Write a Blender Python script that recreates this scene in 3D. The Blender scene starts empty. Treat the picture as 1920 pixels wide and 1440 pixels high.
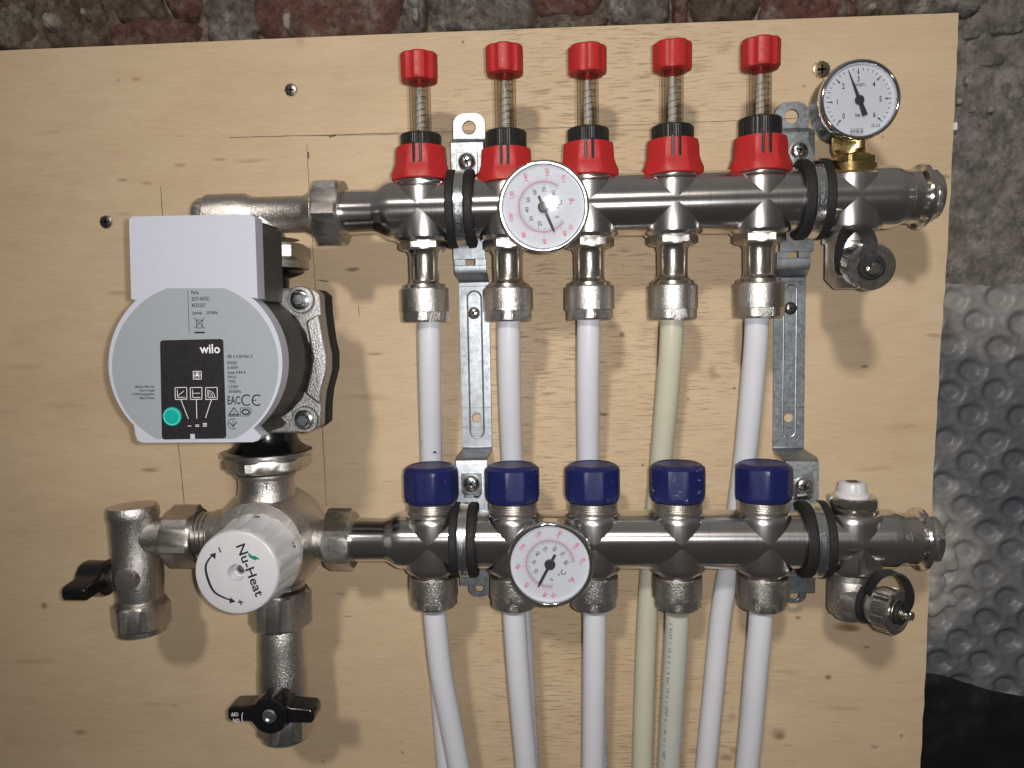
import bpy, bmesh, math, random
from mathutils import Vector, Matrix, noise
random.seed(7)
PI = math.pi
V = Vector
R = math.radians
S = 0.001                       # all helper coordinates are millimetres

# ------------------------------------------------------------------ camera
scene = bpy.context.scene
F = 1442.0                      # focal length in photo pixels (1920 wide)
D = 505.0                       # camera distance from the board
YAW, PITCH, ROLL = R(3.45), R(4.5), R(-1.05)
cf = V((-math.sin(YAW) * math.cos(PITCH), math.cos(YAW) * math.cos(PITCH), -math.sin(PITCH)))
r0 = V((math.cos(YAW), math.sin(YAW), 0)); u0 = r0.cross(cf)
cr = math.cos(ROLL) * r0 + math.sin(ROLL) * u0
cu = -math.sin(ROLL) * r0 + math.cos(ROLL) * u0
cam = bpy.data.cameras.new("camera"); camo = bpy.data.objects.new("camera", cam)
scene.collection.objects.link(camo); scene.camera = camo
M = Matrix.Identity(4)
for i in range(3):
    M[i][0] = cr[i]; M[i][1] = cu[i]; M[i][2] = -cf[i]
M.translation = V((0, -D * S, 0))
camo.matrix_world = M
cam.sensor_width = 36.0; cam.lens = F / 1920 * 36.0
cam.clip_start = 0.01; cam.clip_end = 20

# ------------------------------------------------------------------ light
world = bpy.data.worlds.new("World"); scene.world = world; world.use_nodes = True
wn = world.node_tree.nodes; wl = world.node_tree.links
bg = wn["Background"]
tc = wn.new("ShaderNodeTexCoord"); sp = wn.new("ShaderNodeSeparateXYZ"); rp = wn.new("ShaderNodeValToRGB")
mp = wn.new("ShaderNodeMapRange"); mp.inputs[1].default_value = -1; mp.inputs[2].default_value = 1
wl.new(tc.outputs["Generated"], sp.inputs[0]); wl.new(sp.outputs[2], mp.inputs[0]); wl.new(mp.outputs[0], rp.inputs[0])
rp.color_ramp.elements[0].position = 0.0; rp.color_ramp.elements[0].color = (0.22, 0.20, 0.18, 1)
rp.color_ramp.elements[1].position = 1.0; rp.color_ramp.elements[1].color = (1.0, 0.93, 0.86, 1)
wl.new(rp.outputs[0], bg.inputs[0]); rp.color_ramp.elements.new(0.55).color = (0.36, 0.33, 0.30, 1)
bg.inputs[1].default_value = 0.185


def lamp(name, kind, loc, power, col, size):
    l = bpy.data.lights.new(name, kind); l.energy = power; l.color = col
    if kind == 'AREA':
        l.shape = 'DISK'; l.size = size
    else:
        l.shadow_soft_size = size
    o = bpy.data.objects.new(name, l); scene.collection.objects.link(o)
    o.location = V(loc) * S
    return o


fl = lamp("phone_flash", 'AREA', (11, -D - 1, 4), 1.3, (1.0, 0.975, 0.955), 0.007)
fl.rotation_euler = (-cf).to_track_quat('Z', 'Y').to_euler()
cl = lamp("ceiling_spotlight", 'SPOT', (-177, -1200, 600), 32.0, (1.0, 0.93, 0.85), 0.05)
cl.data.spot_size = R(70); cl.data.spot_blend = 1.0
cl.rotation_euler = (V((-177, -1200, 600)) - V((120, 0, 170))).to_track_quat('Z', 'Y').to_euler()

scene.view_settings.view_transform = 'Standard'; scene.view_settings.look = 'None'
scene.view_settings.exposure = 0.0; scene.view_settings.gamma = 1.0


# ------------------------------------------------------------------ measuring
def at(px, py, d):
    """world point (mm) seen at photo pixel px,py lying d mm in front of the board"""
    w = cf * F + cr * (px - 960) + cu * (720 - py)
    t = (D - d) / w.y
    return V((0, -D, 0)) + w * t


def sc(d):
    return (D - d) / F


# ------------------------------------------------------------------ materials
def newmat(name):
    m = bpy.data.materials.new(name); m.use_nodes = True
    return m, m.node_tree.nodes, m.node_tree.links, m.node_tree.nodes["Principled BSDF"]


def texco(n, l, scale, kind="Object"):
    t = n.new("ShaderNodeTexCoord"); mp = n.new("ShaderNodeMapping"); mp.inputs["Scale"].default_value = scale
    l.new(t.outputs[kind], mp.inputs[0])
    return mp.outputs[0]


def noise_n(n, l, vec, scale, detail=3, rough=0.55):
    t = n.new("ShaderNodeTexNoise"); t.inputs["Scale"].default_value = scale
    t.inputs["Detail"].default_value = detail; t.inputs["Roughness"].default_value = rough
    l.new(vec, t.inputs["Vector"])
    return t.outputs["Fac"]


def ramp(n, l, fac, stops):
    r = n.new("ShaderNodeValToRGB"); e = r.color_ramp.elements
    while len(e) < len(stops): e.new(0.5)
    for k, (p, c) in enumerate(stops):
        e[k].position = p; e[k].color = (*c, 1) if len(c) == 3 else c
    l.new(fac, r.inputs[0])
    return r.outputs[0]


def rng(n, l, fac, a, b, c, d):
    m = n.new("ShaderNodeMapRange")
    for k, v in enumerate((a, b, c, d)): m.inputs[k + 1].default_value = v
    l.new(fac, m.inputs[0])
    return m.outputs[0]


def math_n(n, l, op, a, b=None):
    m = n.new("ShaderNodeMath"); m.operation = op
    for k, v in enumerate((a, b)):
        if v is None: continue
        if isinstance(v, (int, float)): m.inputs[k].default_value = v
        else: l.new(v, m.inputs[k])
    return m.outputs[0]


def mix(n, l, fac, a, b, mode='MIX'):
    m = n.new("ShaderNodeMix"); m.data_type = 'RGBA'; m.blend_type = mode
    if isinstance(fac, (int, float)): m.inputs[0].default_value = fac
    else: l.new(fac, m.inputs[0])
    for k, v in ((6, a), (7, b)):
        if isinstance(v, tuple): m.inputs[k].default_value = (*v, 1)
        else: l.new(v, m.inputs[k])
    return m.outputs[2]


def bump(n, l, bs, h, dist, strength=1.0):
    b = n.new("ShaderNodeBump"); b.inputs["Distance"].default_value = dist; b.inputs["Strength"].default_value = strength
    l.new(h, b.inputs["Height"]); l.new(b.outputs[0], bs.inputs["Normal"])
    return b


def plain(name, col, rough=0.5, metal=0.0, var=0.06, vscale=300, bscale=0, bdist=0.0, scr=0.0, coat=0.0, sss=0.0):
    """plain paint, plastic or metal with slight colour, gloss and relief variation"""
    m, n, l, bs = newmat(name)
    co = texco(n, l, (1, 1, 1))
    f = noise_n(n, l, co, vscale, 4)
    lo = tuple(max(0, c * (1 - var)) for c in col); hi = tuple(min(1, c * (1 + var)) for c in col)
    c = ramp(n, l, f, [(0.3, lo), (0.7, hi)])
    if scr > 0:   # pale scuffs
        sco = texco(n, l, (1, 1, 1.7))
        s1 = noise_n(n, l, sco, 190, 6, 0.72)
        hit = 0.605 if 'scuffed' in name else 0.645
        s = rng(n, l, s1, hit, hit + 0.05, 0, scr)
        c = mix(n, l, s, c, (0.55, 0.56, 0.6))
    l.new(c, bs.inputs["Base Color"])
    f2 = noise_n(n, l, co, vscale * 2.3, 3)
    l.new(rng(n, l, f2, 0.3, 0.7, rough * 0.85, rough * 1.2), bs.inputs["Roughness"])
    bs.inputs["Metallic"].default_value = metal
    if coat: bs.inputs["Coat Weight"].default_value = coat
    if sss:
        bs.inputs["Subsurface Weight"].default_value = sss; bs.inputs["Subsurface Scale"].default_value = 0.004
    if bscale:
        bump(n, l, bs, noise_n(n, l, co, bscale, 2), bdist)
    return m


def steel(name, col, rough, stretch=(3600, 30, 30), bd=0.000001, aniso=0.0):
    """brushed metal: fine lines along x"""
    m, n, l, bs = newmat(name)
    co = texco(n, l, stretch)
    f = noise_n(n, l, co, 1.0, 3)
    big = noise_n(n, l, texco(n, l, (1, 1, 1)), 60, 4)
    c = ramp(n, l, f, [(0.3, tuple(x * 0.95 for x in col)), (0.7, col)])
    c = mix(n, l, rng(n, l, big, 0.35, 0.7, 0, 0.35), c, tuple(x * 0.62 for x in col))
    l.new(c, bs.inputs["Base Color"])
    l.new(rng(n, l, f, 0.3, 0.7, rough * 0.93, rough * 1.08), bs.inputs["Roughness"])
    bs.inputs["Metallic"].default_value = 1
    if aniso:
        tg = n.new("ShaderNodeTangent"); tg.direction_type = 'RADIAL'; tg.axis = 'X'
        l.new(tg.outputs[0], bs.inputs["Tangent"])
        bs.inputs["Anisotropic"].default_value = aniso; bs.inputs["Anisotropic Rotation"].default_value = 0.25
    bump(n, l, bs, f, bd)
    return m


def glassy(name, tint, rough=0.02, ior=1.45, edge=0.0):
    """thin clear cover: mostly transparent, fresnel gloss on top"""
    m, n, l, bs = newmat(name)
    n.remove(bs)
    out = n["Material Output"]
    tr = n.new("ShaderNodeBsdfTransparent"); tr.inputs[0].default_value = (*tint, 1)
    gl = n.new("ShaderNodeBsdfGlossy"); gl.inputs["Roughness"].default_value = rough
    lw = n.new("ShaderNodeLayerWeight"); lw.inputs[0].default_value = 0.5
    if edge:
        l.new(mix(n, l, rng(n, l, lw.outputs["Facing"], 0.40, 0.90, 0, edge), tint, (0.35, 0.32, 0.28)), tr.inputs[0])
    fr = math_n(n, l, 'MULTIPLY_ADD', math_n(n, l, 'POWER', lw.outputs["Facing"], 4.0), 0.55)
    fr.node.inputs[2].default_value = 0.045
    mx = n.new("ShaderNodeMixShader")
    l.new(fr, mx.inputs[0]); l.new(tr.outputs[0], mx.inputs[1]); l.new(gl.outputs[0], mx.inputs[2])
    l.new(mx.outputs[0], out.inputs[0])
    return m


def wood():
    m, n, l, bs = newmat("plywood")
    obj = texco(n, l, (1, 1, 1))
    broad = noise_n(n, l, texco(n, l, (6, 6, 17)), 1.0, 5, 0.6)
    fine = noise_n(n, l, texco(n, l, (70, 70, 700)), 1.0, 4, 0.6)
    mid = noise_n(n, l, texco(n, l, (26, 26, 105)), 1.0, 4, 0.6)
    c = ramp(n, l, broad, [(0.25, (0.505, 0.382, 0.243)), (0.5, (0.565, 0.438, 0.282)), (0.78, (0.635, 0.506, 0.345))])
    c = mix(n, l, rng(n, l, mid, 0.42, 0.70, 0.0, 0.30), c, (0.46, 0.315, 0.195))
    c = mix(n, l, rng(n, l, fine, 0.35, 0.7, 0.0, 0.30), c, (0.73, 0.58, 0.42))
    # figured zone with open dark pores, roughly up the middle of the sheet
    reg = noise_n(n, l, texco(n, l, (9, 9, 16)), 1.0, 2)
    sep = n.new("ShaderNodeSeparateXYZ"); l.new(obj, sep.inputs[0])
    cx = at(1120, 600, 0).x * S
    dx = math_n(n, l, 'ABSOLUTE', math_n(n, l, 'SUBTRACT', sep.outputs[0], cx))
    zone = rng(n, l, dx, 0.04, 0.15, 1.0, 0.0)
    zone = math_n(n, l, 'MULTIPLY', zone, rng(n, l, reg, 0.3, 0.6, 0.25, 1.0))
    warp = n.new("ShaderNodeTexNoise"); warp.inputs["Scale"].default_value = 26; warp.inputs["Detail"].default_value = 2
    l.new(obj, warp.inputs["Vector"])
    wv = n.new("ShaderNodeVectorMath"); wv.operation = 'MULTIPLY_ADD'
    l.new(warp.outputs["Color"], wv.inputs[0]); wv.inputs[1].default_value = (0.0, 0.0, 0.006); l.new(obj, wv.inputs[2])
    mp = n.new("ShaderNodeMapping"); mp.inputs["Scale"].default_value = (60, 60, 1050); l.new(wv.outputs[0], mp.inputs[0])
    pore = noise_n(n, l, mp.outputs[0], 1.0, 3, 0.62)
    pm = math_n(n, l, 'MULTIPLY', rng(n, l, pore, 0.555, 0.64, 0, 0.72), zone)
    c = mix(n, l, pm, c, (0.17, 0.115, 0.075))
    pm0 = math_n(n, l, 'MULTIPLY', rng(n, l, pore, 0.48, 0.60, 0, 0.26), zone)
    c = mix(n, l, pm0, c, (0.42, 0.30, 0.20))
    mp2 = n.new("ShaderNodeMapping"); mp2.inputs["Scale"].default_value = (75, 75, 520); mp2.inputs["Location"].default_value = (3, 1, 7)
    l.new(wv.outputs[0], mp2.inputs[0])
    p2 = noise_n(n, l, mp2.outputs[0], 1.0, 2, 0.5)
    c = mix(n, l, rng(n, l, p2, 0.665, 0.77, 0, 0.45), c, (0.30, 0.195, 0.115))
    # individual knots, specks and smudges: px, py, half width, half height (photo pixels), strength, colour
    BR, DK, RD = (0.24, 0.14, 0.08), (0.10, 0.07, 0.05), (0.20, 0.075, 0.045)
    for x, y, w, h, s, col in (
            (255, 149, 12, 4, .6, BR), (221, 150, 5, 4, .4, BR), (230, 339, 12, 4, .6, BR), (275, 347, 12, 4, .55, BR), (338, 311, 14, 5, .5, BR),
            (410, 299, 15, 4, .45, BR), (220, 550, 22, 5, .45, BR), (233, 402, 16, 4, .35, BR), (83, 1135, 8, 8, .75, DK), (280, 881, 18, 5, .8, BR),
            (150, 1372, 14, 7, .7, BR), (327, 1323, 6, 4, .6, BR), (290, 1320, 30, 4, .3, BR), (661, 506, 15, 4, .85, DK), (703, 660, 18, 3, .7, BR),
            (640, 1115, 12, 4, .5, BR), (652, 1156, 10, 3, .55, BR), (1335, 700, 8, 16, .5, BR), (1343, 707, 10, 6, .5, BR), (1166, 628, 5, 5, .9, DK),
            (1150, 612, 16, 8, .4, DK), (1132, 776, 10, 3, .9, DK), (1459, 1373, 15, 12, .6, BR), (1463, 1378, 10, 8, .6, DK), (1362, 1424, 14, 8, .75, BR), (1376, 1410, 8, 9, .6, BR),
            (1373, 1346, 10, 10, .45, BR), (1553, 1269, 7, 5, .9, DK), (1625, 1212, 7, 3, .7, DK), (1496, 1158, 6, 3, .8, DK), (1621, 690, 8, 3, .8, DK),
            (1752, 630, 18, 4, .6, BR), (1765, 333, 16, 4, .85, DK), (1588, 1174, 24, 10, .85, RD), (1600, 1178, 14, 6, .7, RD), (1750, 22, 18, 3, .95, DK), (1525, 33, 26, 3, .95, DK), (868, 78, 3, 3, .9, DK),
            (1205, 869, 3, 3, .9, DK), (1377, 727, 3, 3, .8, DK), (1290, 748, 3, 3, .7, DK), (1508, 160, 4, 3, .6, DK), (1655, 255, 4, 3, .5, DK), (600, 640, 1.5, 12, .5, DK),
            (562, 70, 9, 20, .22, DK), (470, 300, 34, 5, .4, BR), (90, 250, 30, 5, .2, BR), (100, 330, 30, 4, .2, BR), (50, 690, 40, 7, .25, BR), (120, 760, 50, 6, .22, BR), (60, 1240, 60, 6, .25, BR), (690, 745, 50, 6, .25, BR), (1700, 800, 40, 6, .25, BR), (1640, 880, 40, 5, .25, BR),
            (430, 870, 18, 4, .35, BR), (660, 870, 14, 3, .3, BR), (1480, 1260, 30, 4, .3, BR), (1580, 1330, 40, 5, .3, BR), (1640, 1400, 8, 4, .5, DK), (1690, 1380, 4, 4, .6, DK), (755, 1412, 3, 3, .8, DK), (606, 1430, 3, 3, .6, DK)):
        p = at(x, y, 0) * S
        k = sc(0) * S
        v = n.new("ShaderNodeVectorMath"); v.operation = 'SUBTRACT'; v.inputs[1].default_value = p; l.new(wv.outputs[0], v.inputs[0])
        # warp adds about 5 mm in z on average
        v.inputs[1].default_value = p + V((0, 0, 0.003))
        v2 = n.new("ShaderNodeVectorMath"); v2.operation = 'MULTIPLY'; v2.inputs[1].default_value = (1 / (w * k), 0, 1 / (h * k)); l.new(v.outputs[0], v2.inputs[0])
        v3 = n.new("ShaderNodeVectorMath"); v3.operation = 'LENGTH'; l.new(v2.outputs[0], v3.inputs[0])
        c = mix(n, l, rng(n, l, v3.outputs["Value"], 0.35, 1.25, s * 0.85, 0.0), c, col)
    l.new(c, bs.inputs["Base Color"])
    bs.inputs["Roughness"].default_value = 0.62; bs.inputs["Specular IOR Level"].default_value = 0.25
    h = math_n(n, l, 'SUBTRACT', fine, math_n(n, l, 'MULTIPLY', pm, 1.2))
    bump(n, l, bs, h, 0.00012)
    return m


MAT = {}
MAT['wood'] = wood()
MAT['ply_edge'] = plain("plywood_edge", (0.40, 0.29, 0.19), 0.8, var=0.3, vscale=500)
MAT['steel'] = steel("stainless_steel", (0.74, 0.72, 0.705), 0.19, aniso=0.8)
MAT['steel_port'] = steel("stainless_steel_port", (0.72, 0.70, 0.685), 0.23, (900, 900, 60))
MAT['nickel'] = plain("bright_nickel_plate", (0.66, 0.62, 0.57), 0.21, 1, var=0.08, vscale=200, bscale=420, bdist=0.00003)
MAT['cast'] = plain("cast_nickel_plated_brass", (0.60, 0.575, 0.545), 0.31, 1, var=0.14, vscale=600, bscale=1500, bdist=0.0003)
MAT['castsmooth'] = plain("machined_nickel_plate", (0.58, 0.555, 0.525), 0.33, 1, var=0.12, vscale=400, bscale=1700, bdist=0.00012)
MAT['alu'] = plain("cast_aluminium", (0.50, 0.495, 0.485), 0.42, 1, var=0.14, vscale=700, bscale=1400, bdist=0.0005)
MAT['chrome'] = plain("polished_chrome", (0.80, 0.80, 0.80), 0.06, 1, var=0.03)
MAT['zinc'] = plain("zinc_plated_steel", (0.35, 0.38, 0.41), 0.42, 1, var=0.2, vscale=260, bscale=900, bdist=0.00004)
MAT['zincscrew'] = plain("zinc_screw", (0.72, 0.74, 0.75), 0.2, 1, var=0.1)
MAT['darkscrew'] = plain("blackened_screw", (0.20, 0.19, 0.18), 0.32, 1, var=0.2)
MAT['yellowscrew'] = plain("passivated_screw", (0.55, 0.45, 0.30), 0.25, 1, var=0.2)
MAT['brass'] = plain("brass", (0.68, 0.52, 0.22), 0.2, 1, var=0.1, vscale=400)
MAT['red'] = plain("red_plastic", (0.43, 0.020, 0.020), 0.45, var=0.05, bscale=1500, bdist=0.00003)
MAT['blue'] = plain("blue_plastic", (0.007, 0.012, 0.088), 0.40, var=0.08, scr=0.6)
MAT['bluescuff'] = plain("scuffed_blue_plastic", (0.007, 0.012, 0.088), 0.42, var=0.08, scr=0.62)
MAT['black'] = plain("black_plastic", (0.014, 0.014, 0.015), 0.32, var=0.2, bscale=1100, bdist=0.00004)
MAT['gloss'] = plain("gloss_black_enamel", (0.007, 0.007, 0.008), 0.2, var=0.2, bscale=700, bdist=0.00005)
MAT['housing'] = plain("dark_grey_housing", (0.035, 0.035, 0.034), 0.5, var=0.2)
MAT['rubber'] = plain("black_rubber", (0.009, 0.009, 0.010), 0.7, var=0.2)
MAT['white'] = plain("white_plastic", (0.48, 0.50, 0.58), 0.45, var=0.02, bscale=1800, bdist=0.00002)
MAT['knobwhite'] = plain("white_knob_plastic", (0.63, 0.63, 0.655), 0.3, var=0.02)
MAT['pipe'] = plain("white_polymer_pipe", (0.67, 0.685, 0.74), 0.36, var=0.02, vscale=40, sss=0.15)
MAT['pipeold'] = plain("yellowed_polymer_pipe", (0.56, 0.555, 0.435), 0.34, var=0.03, vscale=40, sss=0.15)
MAT['pipeold2'] = plain("greenish_polymer_pipe", (0.53, 0.55, 0.485), 0.34, var=0.03, vscale=40, sss=0.15)
MAT['label'] = plain("grey_blue_label", (0.295, 0.325, 0.35), 0.5, var=0.02)
MAT['panel'] = plain("black_panel_film", (0.016, 0.015, 0.018), 0.4, var=0.1)
MAT['green'] = plain("teal_button", (0.0, 0.36, 0.30), 0.4, var=0.05)
MAT['ring'] = plain("mint_ring_print", (0.25, 0.75, 0.66), 0.5)
MAT['dial'] = plain("white_dial", (0.61, 0.625, 0.70), 0.5, var=0.01)
MAT['ink'] = plain("black_ink", (0.02, 0.02, 0.025), 0.55)
MAT['greyink'] = plain("grey_ink", (0.11, 0.11, 0.12), 0.6)
MAT['redink'] = plain("red_ink", (0.68, 0.10, 0.16), 0.55)
MAT['whiteink'] = plain("white_ink", (0.75, 0.75, 0.75), 0.55)
MAT['leaf'] = plain("green_ink", (0.0, 0.22, 0.13), 0.5)
MAT['pencil'] = plain("pencil", (0.13, 0.10, 0.08), 0.6, var=0.5, vscale=900)
MAT['glass'] = glassy("gauge_glass", (0.97, 0.98, 0.98), 0.02)
MAT['tube'] = glassy("clear_polycarbonate", (0.88, 0.865, 0.83), 0.05, edge=0.8)
MAT['spring'] = plain("spring_wire", (0.34, 0.32, 0.30), 0.35, 1)


def rockmat(name, a, b, cc, sc_=40, bd=0.0009):
    m, n, l, bs = newmat(name)
    co = texco(n, l, (1, 1, 1))
    f = noise_n(n, l, co, sc_, 8, 0.68)
    g = noise_n(n, l, co, sc_ * 3.1, 6, 0.7)
    h = noise_n(n, l, co, sc_ * 10, 5, 0.7)
    c = ramp(n, l, f, [(0.32, a), (0.5, b), (0.66, cc)])
    c = mix(n, l, rng(n, l, g, 0.42, 0.62, 0, 0.7), c, tuple(x * 0.38 for x in a))
    c = mix(n, l, rng(n, l, h, 0.62, 0.70, 0, 0.55), c, tuple(min(1, x * 1.5 + 0.05) for x in cc))
    l.new(c, bs.inputs["Base Color"]); bs.inputs["Roughness"].default_value = 0.8
    bs.inputs["Specular IOR Level"].default_value = 0.3
    bump(n, l, bs, math_n(n, l, 'ADD', g, math_n(n, l, 'MULTIPLY', h, 0.5)), bd)
    return m


MAT['brick'] = rockmat("red_brick", (0.105, 0.043, 0.033), (0.135, 0.068, 0.052), (0.20, 0.165, 0.14), 62, 0.0016)
MAT['brickdark'] = rockmat("sooty_brick", (0.07, 0.045, 0.034), (0.11, 0.080, 0.058), (0.20, 0.17, 0.14), 60)
MAT['stone'] = rockmat("grey_stone", (0.10, 0.078, 0.064), (0.155, 0.138, 0.124), (0.29, 0.275, 0.26), 62, 0.0016)
MAT['mortar'] = rockmat("old_mortar", (0.10, 0.075, 0.055), (0.15, 0.115, 0.085), (0.27, 0.22, 0.17), 70)
MAT['render'] = rockmat("grey_cement_render", (0.14, 0.128, 0.112), (0.185, 0.172, 0.152), (0.265, 0.248, 0.222), 38, 0.0009)
MAT['pebble'] = rockmat("pale_pebble", (0.22, 0.195, 0.16), (0.29, 0.26, 0.22), (0.40, 0.37, 0.32), 90)


def membranemat():
    m, n, l, bs = newmat("clear_grey_membrane")
    co = texco(n, l, (1, 1, 1))
    f = noise_n(n, l, co, 26, 4, 0.6); g = noise_n(n, l, co, 420, 4, 0.65); b2 = noise_n(n, l, texco(n, l, (1, 1, 1)), 110, 4, 0.7)
    sep = n.new("ShaderNodeSeparateXYZ"); l.new(co, sep.inputs[0])
    c = ramp(n, l, f, [(0.35, (0.078, 0.085, 0.10)), (0.52, (0.105, 0.11, 0.122)), (0.68, (0.155, 0.155, 0.155))])
    c = mix(n, l, rng(n, l, g, 0.56, 0.64, 0, 0.5), c, (0.095, 0.10, 0.11))
    # lime bloom where wet plaster touches the back of the sheet near its top edge
    z0 = at(1800, 700, -20).z * S; z1 = at(1800, 540, -20).z * S
    t = math_n(n, l, 'ADD', rng(n, l, sep.outputs[2], z0, z1, 0, 1), math_n(n, l, 'MULTIPLY', math_n(n, l, 'SUBTRACT', f, 0.5), 1.8))
    c = mix(n, l, rng(n, l, t, 0.35, 0.75, 0, 0.85), c, (0.28, 0.268, 0.255))
    vs_ = n.new("ShaderNodeVectorMath"); vs_.operation = 'SUBTRACT'; vs_.inputs[1].default_value = at(1762, 1045, -16) * S; l.new(co, vs_.inputs[0])
    vm_ = n.new("ShaderNodeVectorMath"); vm_.operation = 'MULTIPLY'; vm_.inputs[1].default_value = (1 / 0.026, 0, 1 / 0.048); l.new(vs_.outputs[0], vm_.inputs[0])
    vl_ = n.new("ShaderNodeVectorMath"); vl_.operation = 'LENGTH'; l.new(vm_.outputs[0], vl_.inputs[0])
    ed = math_n(n, l, 'ADD', vl_.outputs["Value"], math_n(n, l, 'MULTIPLY', math_n(n, l, 'SUBTRACT', b2, 0.5), 1.1))
    c = mix(n, l, rng(n, l, ed, 0.65, 1.25, 0.9, 0), c, (0.27, 0.262, 0.248))
    c = mix(n, l, rng(n, l, b2, 0.62, 0.74, 0, 0.35), c, (0.27, 0.265, 0.255))
    l.new(c, bs.inputs["Base Color"])
    l.new(rng(n, l, g, 0.3, 0.7, 0.38, 0.6), bs.inputs["Roughness"])
    bs.inputs["Coat Weight"].default_value = 0.04; bs.inputs["Coat Roughness"].default_value = 0.15
    bump(n, l, bs, math_n(n, l, 'ADD', g, b2), 0.00025)
    return m


MAT['membrane'] = membranemat()
MAT['foam'] = plain("expanding_foam_white", (0.29, 0.28, 0.265), 0.5, var=0.22, vscale=90, bscale=300, bdist=0.0004)
MAT['sheet'] = plain("black_polythene", (0.006, 0.007, 0.009), 0.35, var=0.3, vscale=60, bscale=90, bdist=0.0008)


# ------------------------------------------------------------------ mesh building
def frame(axis, ref=None):
    z = V(axis).normalized()
    if ref is None: ref = V((1, 0, 0)) if abs(z.x) < 0.9 else V((0, 0, 1))
    x = V(ref); x = (x - z * x.dot(z)).normalized()
    return x, z.cross(x), z


def hexr(n=6, rot=0.0):
    """polar shape of a regular n-gon, for RF: flats distance = 1"""
    def g(t):
        a = (t - rot) % (2 * PI / n) - PI / n
        return 1 / math.cos(a)
    return g


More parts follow.
